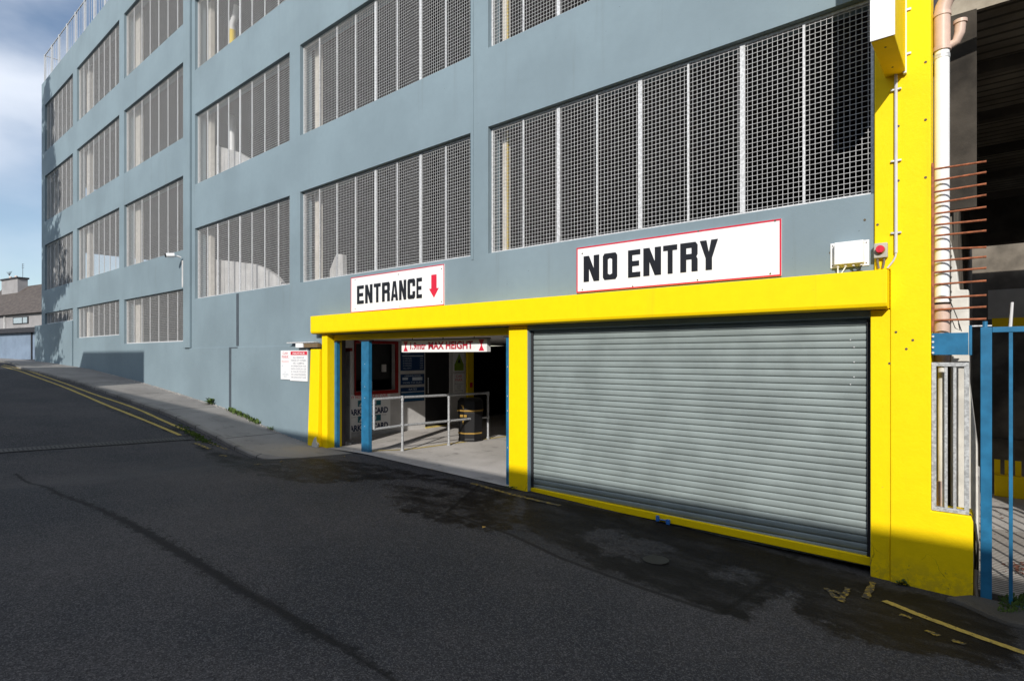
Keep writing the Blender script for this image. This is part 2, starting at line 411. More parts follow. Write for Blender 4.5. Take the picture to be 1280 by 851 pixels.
GX = frange(-300, -60, 40) + frange(-60, -24, 2) + frange(-24, -15, .3) + frange(-15, -9, .09) + frange(-9, 1.2, .05) + frange(1.2, 8, .6) + frange(8, 40, 8) + frange(40, 300, 65) + [300]
GY = frange(-300, -40, 52) + frange(-40, -8, 4) + frange(-8, -5.6, .4) + frange(-5.6, .3, .05) + frange(.3, 14, .6) + frange(14, 60, 8) + frange(60, 300, 60) + [300]
PIT = (-.6, 9, 5.25, 13.5)
mb = MB()
vals = []
for y in GY:
    for x in GX:
        z = road(x, y) + .004 * (noise.noise(Vector((x * .9, y * .9, 0))) if y < 0 else 0)
        if y > .3: z -= .08
        mb.v.append((x, y, z))
        wet = cr = moss = 0; pt = -1
        if -16 < x < 1.3 and -6 < y < .3:
            wet = wetness(x, y)
            dd = edge_d((x, y), PATCH); pt = dd if inside((x, y), PATCH) else -dd
            for i in range(len(CRACK) - 1):
                d, t = segd((x, y), CRACK[i], CRACK[i + 1]); w = CR_W[i] + (CR_W[i + 1] - CR_W[i]) * t
                cr = max(cr, .60 * (1 - min(1, d / (w * 2.6))))
            moss = .9 * sm(-1.9, -.1, y) * sm(-2.6, -1.2, x) + .6 * sm(-.55, -.03, y) * sm(-9, -7, x)
        vals.append((wet, cr, moss, pt))
nx = len(GX)
for j in range(len(GY) - 1):
    for i in range(nx - 1):
        cx, cy = (GX[i] + GX[i + 1]) / 2, (GY[j] + GY[j + 1]) / 2
        if PIT[0] < cx < PIT[1] and PIT[2] < cy < PIT[3]: continue
        if -.05 < cx < 8 and .35 < cy < 5.25: continue
        mb.f.append((j * nx + i, j * nx + i + 1, (j + 1) * nx + i + 1, (j + 1) * nx + i))
g = mb.build('road', 'asphalt', origin='zero'); struct(g)
for k, nm in enumerate(('wet', 'crack', 'moss', 'patch')):
    at = g.data.attributes.new(nm, 'FLOAT', 'POINT'); at.data.foreach_set('value', [v[k] for v in vals])
for p in g.data.polygons: p.use_smooth = True
# pavement with kerb
KP = [on_ground(x, y, pave) for x, y in ((4, 451), (25, 459), (62, 467.5), (120, 484.5), (185, 507), (220, 520.5), (246, 533), (272, 546), (296, 559), (325, 569), (360, 573), (420, 574), (455, 573))]
def smooth_poly(pts, n=8):
    out = []
    for i in range(len(pts) - 1):
        p0, p1, p2, p3 = [Vector(pts[max(0, min(len(pts) - 1, i + q))]) for q in (-1, 0, 1, 2)]
        for k in range(n):
            t = k / n
            out.append(.5 * ((2 * p1) + (-p0 + p2) * t + (2 * p0 - 5 * p1 + 4 * p2 - p3) * t * t + (-p0 + 3 * p1 - 3 * p2 + p3) * t ** 3))
    return out + [Vector(pts[-1])]
KP = [(-44.0, -1.75)] + [k for k in KP if k[0] > -44]
KS = smooth_poly(KP)
KS = [k for i, k in enumerate(KS) if i == 0 or k.x > KS[i - 1].x - .01]
mp = MB(); mk = MB(); ny = 6
def normal2(i):
    a = KS[max(0, i - 1)]; b = KS[min(len(KS) - 1, i + 1)]; d = (b - a).normalized(); return Vector((-d.y, d.x))
for i, k in enumerate(KS):
    nrm = normal2(i); inn = k + nrm * .10
    if inn.y > .04: inn.y = .04
    yw = .05
    for j in range(ny + 1):
        t = j / ny; x = k.x + (inn.x - k.x) * t; y = yw + (inn.y - yw) * t
        mp.v.append((x, y, pave(x, y) + .004))
    zt = pave(k.x, k.y)
    if k.x > -13.5 and k.x < -1:
        zt -= .05 * sm(-11, -9.0, k.x)
    zb = road(k.x, k.y) - .05
    mk.v += [(inn.x, inn.y, pave(inn.x, inn.y) + .006), (k.x + nrm.x * .02, k.y + nrm.y * .02, zt + .006), (k.x, k.y, zt - .012), (k.x, k.y, zb)]
for i in range(len(KS) - 1):
    for j in range(ny): a = i * (ny + 1) + j; mp.f.append((a, a + 1, a + ny + 2, a + ny + 1))
    for j in range(3): a = i * 4 + j; mk.f.append((a, a + 1, a + 5, a + 4))
struct(mp.build('pavement', 'pave', origin='zero')); struct(mk.build('kerb', 'kerb', origin='zero'))
# opposite pavement
mo = MB()
for x0, x1 in zip(frange(-40, 30, 2), frange(-38, 32, 2)):
    a, b = road(x0, -9) + .12, road(x1, -9) + .12
    mo.add([(x0, -11.3, a), (x1, -11.3, b), (x1, -8.6, b), (x0, -8.6, a), (x0, -8.6, a - .2), (x1, -8.6, b - .2)], [(0, 1, 2, 3), (3, 2, 5, 4)])
struct(mo.build('pavement', 'pave', origin='zero'))
def strip(name, pts, w, mat, h=road, dz=.006, sub=12, ragged=0):
    ps = smooth_poly(pts, sub); m = MB()
    for i, p in enumerate(ps):
        a = ps[max(0, i - 1)]; b = ps[min(len(ps) - 1, i + 1)]; d = (b - a).normalized(); n = Vector((-d.y, d.x))
        for s in (-1, 1):
            q = p + n * s * w / 2 * (1 + ragged * random.uniform(-1, .3)); m.v.append((q.x, q.y, h(q.x, q.y) + dz))
    for i in range(len(ps) - 1): m.f.append((2 * i, 2 * i + 1, 2 * i + 3, 2 * i + 2))
    o = m.build(name, mat, origin='zero'); return struct(o)
def wpts(pp, h=road): return [on_ground(x, y, h) for x, y in pp]
L1 = wpts([(2, 458), (50, 473), (95, 490), (160, 517), (225, 544)])
strip('double_yellow_line', L1, .085, 'line', ragged=.2)
L2 = wpts([(4, 456), (60, 472), (107, 489), (160, 507), (200, 524), (242, 542.5)])
strip('double_yellow_line', L2, .08, 'line', ragged=.2)
strip('double_yellow_line', wpts([(243, 553.5), (252, 557), (262, 561)]), .08, 'line_faint', ragged=.3)
strip('double_yellow_line', wpts([(259, 552), (272, 557), (285, 562)]), .07, 'line_faint', ragged=.3)
strip('yellow_line', wpts([(1105, 751), (1160, 773), (1220, 795), (1300, 823)]), .075, 'line', ragged=.15)
for a in ([(1060, 735), (1050, 752)], [(1032, 735), (1046, 748)], [(1082, 748), (1092, 728)], [(1040, 738), (1056, 744)], [(1158, 788), (1174, 795)], [(1190, 800), (1206, 806)], [(1125, 768), (1140, 773)]):
    strip('paint_remnant', wpts(a), .06, 'line_faint', ragged=.5)
for a in ([(275, 569), (284, 570)], [(349, 577.5), (356, 577)], [(318, 581), (326, 580)]):
    strip('paint_remnant', wpts(a), .07, 'line_faint', ragged=.4)
strip('yellow_line', wpts([(590, 604), (640, 618), (700, 632)]), .09, 'line_faint', ragged=.3)
# gully channel across the road
A = Vector(on_ground(-60, 568)); B = Vector(on_ground(236, 548))
ch = empty('drain_channel', (A.x, A.y, road(A.x, A.y)), 'narrow slotted metal drain channel crossing the uphill road', 'drain')
d = (B - A).normalized(); n = Vector((-d.y, d.x)); L = (B - A).length
mg = MB(); md_ = MB()
def rp(p, dz): return (p.x, p.y, road(p.x, p.y) + dz)
k = 0; s = 0
while s < L - .1:
    p = A + d * s; e = A + d * (s + .035)
    mg.add([rp(p - n * .075, .012), rp(p + n * .075, .012), rp(e + n * .075, .012), rp(e - n * .075, .012)], [(0, 1, 2, 3)]); s += .06
for sd in (-1, 1):
    for q in range(20):
        p = A + d * L * q / 20; e = A + d * L * (q + 1) / 20
        mg.add([rp(p + n * sd * .075, .0125), rp(p + n * sd * .10, .0125), rp(e + n * sd * .10, .0125), rp(e + n * sd * .075, .0125)], [(0, 1, 2, 3)])
for q in range(20):
    p = A + d * L * q / 20; e = A + d * L * (q + 1) / 20
    md_.add([rp(p - n * .11, .006), rp(p + n * .11, .006), rp(e + n * .11, .006), rp(e - n * .11, .006)], [(0, 1, 2, 3)])
mg.build('grate', simple('cast_iron', (.07, .068, .065), .6, .4), ch); md_.build('channel_body', 'dark', ch)
# round cover in the tarmac patch
cvx, cvy = on_ground(820, 700)
mc = MB(); mc.tube([(cvx, cvy, road(cvx, cvy) - .02), (cvx, cvy, road(cvx, cvy) + .008)], .12, 28)
co = mc.build('valve_cover', simple('iron_cover', (.022, .021, .02), .5, .5)); tag(co, 'small round iron valve cover set in the wet tarmac patch', 'manhole cover')
# ------------------------------------------------------------------ CAR PARK
XL = -35.4 + 1.0; XL = CX(52); XR = CX(1093)
car = empty('car_park_building', (XL, 0, lin(XL)), 'long blue-grey multi-storey car park with barred window openings and yellow entrance surrounds', 'building')
xE0, xE1 = CX(410), CX(637); xS0, xS1 = CX(660), CX(1088)
cols = {'A': (CX(56), CX(91)), 'B': (CX(96), CX(149)), 'C': (CX(155), CX(231)), 'D': (CX(243.5), CX(362)), 'E': (CX(375), CX(588)), 'F': (CX(610), CX(1092))}
rows_r = [(1.51 + 3.02 * i, 3.37 + 3.02 * i) for i in range(4)]
rows_l = {'A': [(1.42, 1.90), (2.93, 4.95), (6.0, 8.03), (9.10, 11.2)], 'B': [(.70, 1.88), (2.93, 4.95), (6.0, 8.03), (9.10, 11.2)], 'C': [(.40, 1.84), (2.90, 4.93), (5.97, 8.03), (9.07, 11.2)]}
HOLES = []
for nme, (a, b) in cols.items():
    for (z0, z1) in (rows_l.get(nme) or rows_r): HOLES.append((a, b, z0, z1, nme))
TOPL = 12.3; TOPR = 15.6; xJ = CX(236)
def grid_wall(holes, x0, x1, zb, zt, y0, y1, topf=None, extra=()):
    xs = sorted(set([x0, x1] + [h[0] for h in holes] + [h[1] for h in holes] + list(extra))); xs = [x for x in xs if x0 <= x <= x1]
    zs = sorted(set([zb, zt] + [h[2] for h in holes] + [h[3] for h in holes] + ([topf[1]] if topf else []))); zs = [z for z in zs if zb <= z <= zt]
    def solid(i, j):
        if i < 0 or j < 0 or i >= len(xs) - 1 or j >= len(zs) - 1: return False
        cx, cz = (xs[i] + xs[i + 1]) / 2, (zs[j] + zs[j + 1]) / 2
        if topf and cx < topf[0] and cz > topf[1]: return False
        return not any(h[0] < cx < h[1] and h[2] < cz < h[3] for h in holes)
    m = MB(); idx = {}
    def V(i, j, k):
        if (i, j, k) not in idx: idx[(i, j, k)] = len(m.v); m.v.append((xs[i], (y0, y1)[k], zs[j]))
        return idx[(i, j, k)]
    for i in range(len(xs) - 1):
        for j in range(len(zs) - 1):
            if not solid(i, j): continue
            m.f.append((V(i, j, 0), V(i + 1, j, 0), V(i + 1, j + 1, 0), V(i, j + 1, 0)))
            m.f.append((V(i, j, 1), V(i, j + 1, 1), V(i + 1, j + 1, 1), V(i + 1, j, 1)))
            if not solid(i - 1, j): m.f.append((V(i, j, 0), V(i, j + 1, 0), V(i, j + 1, 1), V(i, j, 1)))
            if not solid(i + 1, j): m.f.append((V(i + 1, j, 0), V(i + 1, j, 1), V(i + 1, j + 1, 1), V(i + 1, j + 1, 0)))
            if not solid(i, j - 1): m.f.append((V(i, j, 0), V(i, j, 1), V(i + 1, j, 1), V(i + 1, j, 0)))
            if not solid(i, j + 1): m.f.append((V(i, j + 1, 0), V(i + 1, j + 1, 0), V(i + 1, j + 1, 1), V(i, j + 1, 1)))
    return m
door_holes = [(xE0, xE1, -3, .42, 'x'), (xS0, xS1, -3, .36, 'x')]
w = grid_wall([h for h in HOLES] + door_holes, XL, XR, -2.6, TOPR, 0, .28, topf=(xJ, TOPL), extra=(xJ,))
w.build('wall', 'wall', car, bevel=.008)
# plinth, a little proud, below the string line; stepped far end
pl = MB()
xq = CX(388)
zpl = .215
pl.prism([(CX(238), -2.6), (xq, -2.6), (xq, zpl), (CX(238), zpl)], -.028, -.002)
pl.build('plinth', 'wall', car, bevel=.01)
pl = MB(); pl.box((CX(45), -.05, -1.2), (CX(91.5), -.002, 1.40)); pl.box((CX(45), -.002, -1.2), (XL - .002, 6, 1.40))
pl.build('plinth', 'wall', car, bevel=.01)
# pilaster between low and high block
pp = MB(); pp.box((CX(231.5), -.055, .22), (CX(239.5), -.003, TOPR)); pp.build('pilaster', 'wall', car, bevel=.008)
# thin raised strip beside window E/F
for xa, xb in ((CX(589.5), CX(592)),):
    pp = MB(); pp.box((xa, -.008, 1.45), (xb, -.001, TOPR)); pp.build('render_bead', 'wall', car)
# expansion joint (dark sealant)
j = MB(); j.box((CX(295.6), -.006, .24), (CX(298.6), -.001, 1.48)); j.box((CX(288), -.034, -1.42), (CX(290.6), -.0285, .19)); j.box((CX(288), -.034, .19), (CX(298.6), -.0285, .212))
j.build('expansion_joint', simple('dark_sealant', (.06, .075, .09), .7), car)
# end wall with openings (sky shows through it)
em = MB()
eh = [(1.2, 9.5, 2.95, 4.9), (1.2, 9.5, 6.02, 8.0), (1.2, 9.5, 9.1, 11.1)]
ew = grid_wall([(a, b, c, d_, 'x') for a, b, c, d_ in eh], .285, 12, -.6, TOPL, 0, .25)
ew.v = [(XL + y, x, z) for x, y, z in ew.v]
ew.build('end_wall', 'wall', car)
# slabs
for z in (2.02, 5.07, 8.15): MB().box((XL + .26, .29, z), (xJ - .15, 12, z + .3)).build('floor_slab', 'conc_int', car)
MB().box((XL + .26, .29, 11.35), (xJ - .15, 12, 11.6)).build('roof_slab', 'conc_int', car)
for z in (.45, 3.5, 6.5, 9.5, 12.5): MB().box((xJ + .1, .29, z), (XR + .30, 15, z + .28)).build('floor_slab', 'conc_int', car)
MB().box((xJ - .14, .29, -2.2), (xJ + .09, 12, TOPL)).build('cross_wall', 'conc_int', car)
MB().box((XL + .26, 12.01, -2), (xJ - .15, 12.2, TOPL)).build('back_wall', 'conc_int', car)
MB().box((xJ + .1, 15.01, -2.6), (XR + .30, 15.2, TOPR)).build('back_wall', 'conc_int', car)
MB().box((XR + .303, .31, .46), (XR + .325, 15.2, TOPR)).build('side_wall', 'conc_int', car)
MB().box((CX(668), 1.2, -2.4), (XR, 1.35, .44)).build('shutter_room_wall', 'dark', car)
# inner columns just inside each bay's left jamb
for nme in 'ABCDEF':
    a, b = cols[nme]
    for z0, z1 in (rows_l.get(nme) or rows_r)[:3 if nme not in 'ABC' else 4]:
        cw = {'F': .07, 'E': .14, 'D': .16, 'C': .42, 'B': .45, 'A': .3}[nme]; off = {'F': .03, 'E': .07}.get(nme, .10); xx = a + off; yy = .30
        MB().box((xx, yy, z0 - .55), (xx + cw, yy + .10, z1 + .12)).build('column', 'cream', car)
        if nme in 'EF': MB().box((xx + cw + .002, yy + .01, z0 - .55), (xx + cw + .014, yy + .03, z1 + .12)).build('column_stripe', 'yellow', car)
MB().tube([(cols['D'][0] + .50, .75, 6.9), (cols['D'][0] + .50, .75, 8.75)], .09, 12).build('yellow_pipe', 'yellow', car, smooth=True)
MB().tube([(cols['D'][0] + .50, .75, 8.76), (cols['D'][0] + .50, .75, 8.9), (cols['D'][0] + .73, .75, 9.1), (cols['D'][0] + .78, .75, 9.3)], .085, 12).build('white_pipe', 'upvc', car, smooth=True)
MB().tube([(cols['D'][0] + .50, .75, 3.82), (cols['D'][0] + .50, .75, 6.45)], .09, 12).build('white_pipe', 'upvc', car, smooth=True)
# ramp wall inside D/E seen lit through the grille
MB().prism([(CX(268, .6), 1.0), (CX(354, .6), 1.0), (CX(354, .6), CZ(354, 356, .6)), (CX(344, .6), CZ(344, 344, .6)), (CX(330, .6), CZ(330, 335, .6)), (CX(318, .6), CZ(318, 330, .6)), (CX(268, .6), CZ(268, 324, .6))], .6, .7).build('ramp_wall', 'offwhite', car)
MB().prism([(CX(412, .6), .8), (CX(430, .6), .8), (CX(428, .6), CZ(428, 318, .6)), (CX(420, .6), CZ(420, 318, .6)), (CX(412, .6), CZ(412, 338, .6))], .6, .7).build('ramp_wall', 'offwhite', car)
MB().prism([(CX(270, .6), 4.1), (CX(318, .6), 4.1), (CX(314, .6), CZ(314, 200, .6)), (CX(297, .6), CZ(297, 190, .6)), (CX(270, .6), CZ(270, 182, .6))], .6, .7).build('ramp_wall', 'offwhite', car)
# grilles --------------------------------------------------------------
def grille(a, b, z0, z1, npan, heavy, y=.075, pitch=.05):
    fr = MB(); t = .028; a += .004; b -= .004; z0 += .004; z1 -= .004
    fr.box((a, y, z0), (b, y + .05, z0 + t)); fr.box((a, y, z1 - t), (b, y + .05, z1)); fr.box((a, y, z0 + t), (a + t, y + .05, z1 - t)); fr.box((b - t, y, z0 + t), (b, y + .05, z1 - t))
    g = fr.build('window_grille', 'galv', car)
    ms = MB(); r = .0022
    nv = int((b - a) / pitch); nh = int((z1 - z0) / pitch)
    for i in range(1, nv):
        x = a + (b - a) * i / nv; ms.box((x - r, y + .006, z0 + t), (x + r, y + .010, z1 - t))
    for i in range(1, nh):
        z = z0 + (z1 - z0) * i / nh; ms.box((a + t, y + .002, z - r), (b - t, y + .0057, z + r))
    ms.build('mesh', 'grate', g)
    for i in range(1, npan):
        x = a + (b - a) * i / npan; wd = .027 if i in heavy else .012
        MB().box((x - wd, y - .004, z0 + t), (x + wd, y + .016, z1 - t)).build('post', 'galv', g)
spec = {'A': (7, ()), 'B': (8, ()), 'C': (7, ()), 'D': (8, (2, 4)), 'E': (8, (4, 6)), 'F': (8, (2, 4, 6))}
for nme, (a, b) in cols.items():
    for i, (z0, z1) in enumerate(rows_l.get(nme) or rows_r):
        if nme in 'EF' and i > 1 or nme == 'D' and i > 2: continue
        n_, hv = spec[nme]; grille(a, b, z0, z1, n_, hv)
# sill flashing lines
# roof railing on the low block
rl = MB()
yr = .1
for z in (TOPL + 1.32, TOPL + .08): rl.tube([(XL + .1, yr, z), (xJ, yr, z)], .022, 8)
rr = rl.build('roof_railing', 'galv', car)
ms = MB()
xx = XL + .1
while xx < xJ:
    ms.box((xx - .006, yr - .006, TOPL + .08), (xx + .006, yr + .006, TOPL + 1.32)); xx += .31
ms.build('baluster_mesh', 'galv', rr)
xx = XL + .1
while xx < xJ - .5:
    MB().box((xx - .03, yr - .03, TOPL), (xx + .03, yr + .03, TOPL + 1.36)).build('post', 'galv', rr); xx += 1.25
ms = MB(); ms.tube([(XL + .1, yr, TOPL + 1.32), (XL + .1, 11, TOPL + 1.32)], .022, 8)
for q in range(10): ms.tube([(XL + .1, 1 + q, TOPL), (XL + .1, 1 + q, TOPL + 1.32)], .02, 6)
ms.build('side_rail', 'galv', rr)
# yellow surrounds ------------------------------------------------------
yb = -.18
lt = MB(); lt.prism_x([(yb, .475), (yb, .775), (.0 - .002, .785), (-.002, .43), (yb + .04, .43), (yb + .012, .445)], CX(388, yb), CX(1109, yb))
lt.build('lintel', 'yellow', car, bevel=.006)
h2 = MB(); h2.box((xE0, .09, .31), (xE1 - .0, .26, .417)); h2.build('header_beam', 'yellow', car, bevel=.005)
h2 = MB(); h2.box((xS0 + .002, .19, .2), (xS1 - .002, .27, .355)); h2.build('shutter_box', 'dark', car)
# left pier: proud front half with battered foot, and inner half
lp = MB()
x_a, x_b, x_c = CX(388, -.10), CX(399, -.10), CX(410, -.04)
x_f = CX(381, -.2)
zb_ = -2.2
lp.v += [(x_f, -.16, zb_), (x_b + .02, -.16, zb_), (x_b, -.10, .135), (x_a, -.10, .135), (x_f, -.03, zb_), (x_b + .02, -.03, zb_), (x_b, -.03, .135), (x_a, -.03, .135)]
lp.f += [(0, 1, 2, 3), (4, 7, 6, 5), (0, 3, 7, 4), (1, 5, 6, 2), (3, 2, 6, 7), (0, 4, 5, 1)]
lp.build('pier', 'yellow_low', car, bevel=.012)
sx, sz = CX(394, -.16), -1.70
spm = MB(); spm.prism([(sx - .13, sz - .10), (sx - .02, sz - .16), (sx + .07, sz - .10), (sx + .09, sz + .0), (sx + .03, sz + .05), (sx + .01, sz + .13), (sx - .05, sz + .08), (sx - .10, sz + .0)], -.1665, -.13); spm.build('spalled_render_patch', 'stainedwhite', car)
MB().box((x_b + .025, -.06, -2.2), (x_c, .27, .424)).build('pier', 'yellow_low', car, bevel=.008)
MB().box((CX(637) - .0, -.02, -2.4), (CX(659.5), .275, .424)).build('pier', 'yellow_low', car, bevel=.008)
# right pier: narrow strip, wide shaft, low stub
MB().box((xS1 + .003, -.02, -2.5), (CX(1113), .27, .424)).build('pier', 'yellow_low', car, bevel=.006)
xr1 = CX(1164)
zst = CZ(1190, 641)
rp_ = MB()
rp_.prism([(CX(1113) + .002, -2.5), (CX(1216, -.03), -2.5), (CX(1216.5, -.03), zst - .05), (CX(1214, -.03), zst), (xr1, zst), (xr1, TOPR), (CX(1093) + .004, TOPR), (CX(1093) + .004, .79), (CX(1113) + .002, .79)], -.03, .30)
ro = rp_.build('pier', 'yellow_low', car, bevel=.008)
# roller shutter --------------------------------------------------------
xs0, xs1 = xS0 + .005, xS1 - .005
sh = MB(); pitch = .0715; zt = .36
zbl, zbr = CZ(660, 608), CZ(1088, 699)   # bottom rail follows the fall of the street
prof = []
z = zt
while z > -1.98:
    for u, o_ in ((0, .103), (.03, .094), (.14, .0895), (.35, .0880), (.60, .0885), (.80, .0905), (.88, .094), (.90, .108), (.985, .110)):
        prof.append((o_, z - u * pitch))
    z -= pitch
nn = len(prof)
sh.v = [(xs0, y, z) for y, z in prof] + [(xs1, y, z) for y, z in prof]
sh.f = [(i, i + 1, nn + i + 1, nn + i) for i in range(nn - 1)]
so = sh.build('roller_shutter', 'shutter', car, smooth=True)
br = MB(); hgt = .082
za, zb2 = CZ(660, 610), CZ(1088, 698.5)
br.v = [(xs0, .05, za - hgt), (xs1, .05, zb2 - hgt), (xs1, .05, zb2), (xs0, .05, za), (xs0, .16, za - hgt), (xs1, .16, zb2 - hgt), (xs1, .16, zb2), (xs0, .16, za)]
br.f = [(0, 1, 2, 3), (4, 7, 6, 5), (3, 2, 6, 7), (0, 4, 5, 1), (0, 3, 7, 4), (1, 5, 6, 2)]
br.build('bottom_rail', 'yellow', so, bevel=.006)
for xx in (xs0, xs1 - .03): MB().box((xx, .06, -1.95), (xx + .03, .082, .34)).build('guide_rail', 'dark', so)
lx = CX(829, .04); lz = CZ(829, 649, .04)
lk = MB(); lk.box((lx - .085, .02, lz - .03), (lx - .05, .049, lz + .035)); lk.box((lx + .04, .02, lz - .045), (lx + .085, .049, lz + .012)); lk.box((lx - .05, .03, lz - .012), (lx + .04, .049, lz + .0))
lk.build('shutter_lock', 'lockblue', so, bevel=.004)
for zz in (-.0, .077 * 2 - .03, -.10, .077 * 3 + .01): pass
rv = MB()
for i in range(0, 9, 1):
    if random.random() < .7:
        rv.tube([(xs1 - .17 + .03 * (i % 2), .081, .30 - i * .0715), (xs1 - .17 + .03 * (i % 2), .088, .30 - i * .0715)], .006, 6)
rv.build('rivets', 'galv', so)
# little fixing plugs left in the masonry
pg = MB()
for x, y, Y in ((1123, 158, -.03), (1123, 226, -.03), (1157, 150, -.03), (1157, 222, -.03), (1157, 78, -.03), (1097, 281, -.03), (1081, 275, 0), (1038, 316, 0), (1120, 415, -.03), (1141, 425, -.03), (1133, 436, -.03), (1112, 454, -.02)):
    X, Z_ = CX(x, Y), CZ(x, y, Y); pg.tube([(X, Y + .005, Z_), (X, Y - .004, Z_)], .011, 8)
pg.build('fixing_plugs', 'plug', car)
# projecting duct box on the right pier
dx0, dx1 = CX(1107), CX(1133)
pz_f = CZ(1104, 49, -.88); 
dp = .88
du = empty('projecting_sign_box', ((dx0 + dx1) / 2, -.4, 2.5), 'tall white fronted yellow box projecting from the top of the right yellow pier', 'sign box')
b1 = MB(); b1.prism_x([(-.035, CZ(1120, 96)), (-dp, pz_f), (-dp, 5.5), (-.035, 5.5)], dx0, dx1); b1.build('box_body', 'yellow', du, bevel=.006)
MB().box((dx0 - .004, -dp - .012, pz_f + .004), (dx1 + .004, -dp - .002, 5.5)).build('front_panel', 'white', du)
b1 = MB()
for q in (.25, .8):
    yy = -.035 - (dp - .035) * q; zz = CZ(1120, 96) + (pz_f - CZ(1120, 96)) * q
    b1.tube([((dx0 + dx1) / 2, yy, zz - .004), ((dx0 + dx1) / 2, yy, zz + .01)], .008, 8)
b1.build('screws', 'plug', du)
# ------------------------------------------------------------------ signs on the facade
def framed(name, x0, x1, z0, z1, label, Y=-.002, th=.02, border=.016, par_y=None):
    s = empty(name, ((x0 + x1) / 2, Y, z0), label, 'sign')
    MB().box((x0, Y - th, z0), (x1, Y, z1)).build('board', 'white', s, bevel=.002)
    b = MB(); t = border; yy = Y - th - .0035
    b.box((x0, yy, z0), (x1, yy + .003, z0 + t)); b.box((x0, yy, z1 - t), (x1, yy + .003, z1)); b.box((x0, yy, z0 + t), (x0 + t, yy + .003, z1 - t)); b.box((x1 - t, yy, z0 + t), (x1, yy + .003, z1 - t))
    b.build('border', 'red', s)
    return s, Y - th - .0005
ne, yf = framed('no_entry_sign', CX(722), CX(977.5), .815, 1.395, 'long white NO ENTRY board with thin red edge above the roller shutter')
def zx(z): return CX(640 + z / 2.6667, yf)
block_word([('N', zx(239), zx(291)), ('O', zx(303), zx(351)), ('E', zx(387), zx(428)), ('N', zx(438), zx(497)), ('T', zx(504), zx(551)), ('R', zx(561), zx(619)), ('Y', zx(626), zx(687))], .945, 1.275, yf, 'sign_black', ne)
sc_ = MB()
for x, y in ((728, 362), (791, 358), (872, 350), (963, 342), (728, 317), (873, 289), (969, 276)):
    X, Z_ = CX(x, yf), CZ(x, y, yf); sc_.tube([(X, yf, Z_), (X, yf - .006, Z_)], .009, 8)
sc_.build('screws', 'plug', ne)
en, yf = framed('entrance_sign', CX(440), CX(556.5), .80, 1.445, 'white ENTRANCE board with red down arrow above the open doorway', border=.013)
def ze(z): return CX(220 + z / 3.04, yf)
LX = [688, 719, 752, 783, 818, 848, 880, 914, 940]
lets = []
gap = 5
for ch_, a, b in zip('ENTRANCE', LX, LX[1:]):
    lets.append((ch_, ze(a + (0 if ch_ != 'A' else -1)), ze(b - gap + (1 if ch_ == 'A' else 0))))
block_word(lets, .945, 1.28, yf, 'sign_black', en)
ax0, ax1 = ze(962), ze(999); am = (ax0 + ax1) / 2; aw = (ax1 - ax0)
MB().prism([(am - aw * .27, 1.30), (am - aw * .27, 1.08), (ax0, 1.08), (am, .93), (ax1, 1.08), (am + aw * .27, 1.08), (am + aw * .27, 1.30)], yf - .003, yf).build('arrow', 'red', en)
sc_ = MB()
for x, y in ((444, 350), (498, 343), (552, 336), (444, 386), (500, 383), (552, 377)):
    X, Z_ = CX(x, yf), CZ(x, y, yf); sc_.tube([(X, yf, Z_), (X, yf - .006, Z_)], .009, 8)
sc_.build('screws', 'plug', en)
# small notice boards
nx0, nxm, nx1 = CX(351, -.04), CX(362.7, -.04), CX(384.5, -.04)
nz1, nz0 = CZ(362, 438, -.04), CZ(362, 475.5, -.04)
sA = empty('car_park_notice', ((nx0 + nxm) / 2, -.035, nz0), 'narrow white notice with faint red CAR PARK heading, left of the red NOTICE board', 'sign')
MB().box((nx0, -.042, nz0 + .02), (nxm - .004, -.030, nz1)).build('board', 'white', sA)
u0, u1 = nx0 + .05, nxm - .05; hh = nz1 - nz0
M['pinktext'] = simple('faded_red_lettering', (.70, .26, .28), .5)
text('CAR', (u0 + .03, u1 - .03, nz1 - .10 * hh - .02, nz1 - .03), 'pinktext', sA, at=-.0435, bold=.02)
text('PARK', (u0, u1, nz1 - .26 * hh, nz1 - .16 * hh), 'pinktext', sA, at=-.0435, bold=.02)
text('RULES', (u0, u1, nz1 - .40 * hh, nz1 - .34 * hh), 'pinktext', sA, at=-.0435)
text('P', (u0, u0 + .05, nz1 - .56 * hh, nz1 - .49 * hh), 'grey_text', sA, at=-.0435)
text('AT\nOWNERS\nRISK', (u0 + .01, u1 - .01, nz0 + .10 * hh, nz0 + .30 * hh), 'grey_text', sA, at=-.0435, align='CENTER')
sB = empty('notice_board', ((nxm + nx1) / 2, -.035, nz0), 'white board of small print headed by a red NOTICE band, beside the left yellow pier', 'sign')
MB().box((nxm + .004, -.044, nz0), (nx1, -.030, nz1)).build('board', 'white', sB)
MB().box((nxm + .03, -.0475, nz1 - .15 * hh), (nx1 - .01, -.0445, nz1 - .02)).build('red_band', 'red', sB)
text('NOTICE', (nxm + .12, nx1 - .1, nz1 - .125 * hh, nz1 - .04), 'white', sB, at=-.0485, bold=.02)
M['faint'] = simple('small_grey_print', (.30, .30, .34), .5)
LN = ['ALL VEHICLES', 'PARKED AT OWNERS', 'RISK. CLAMPING', 'IN OPERATION FOR', 'NON DISPLAY OF', 'A VALID TICKET', 'NO UNAUTHORISED', 'OR LONG STAY CARS']
for i, l in enumerate(LN):
    zc = nz1 - hh * (.21 + i * .092); sp = .12 if i in (0, 2) else .05
    text(l, (nxm + sp, nx1 - sp, zc - .055 * hh, zc), 'faint', sB, at=-.0455, bold=.01)
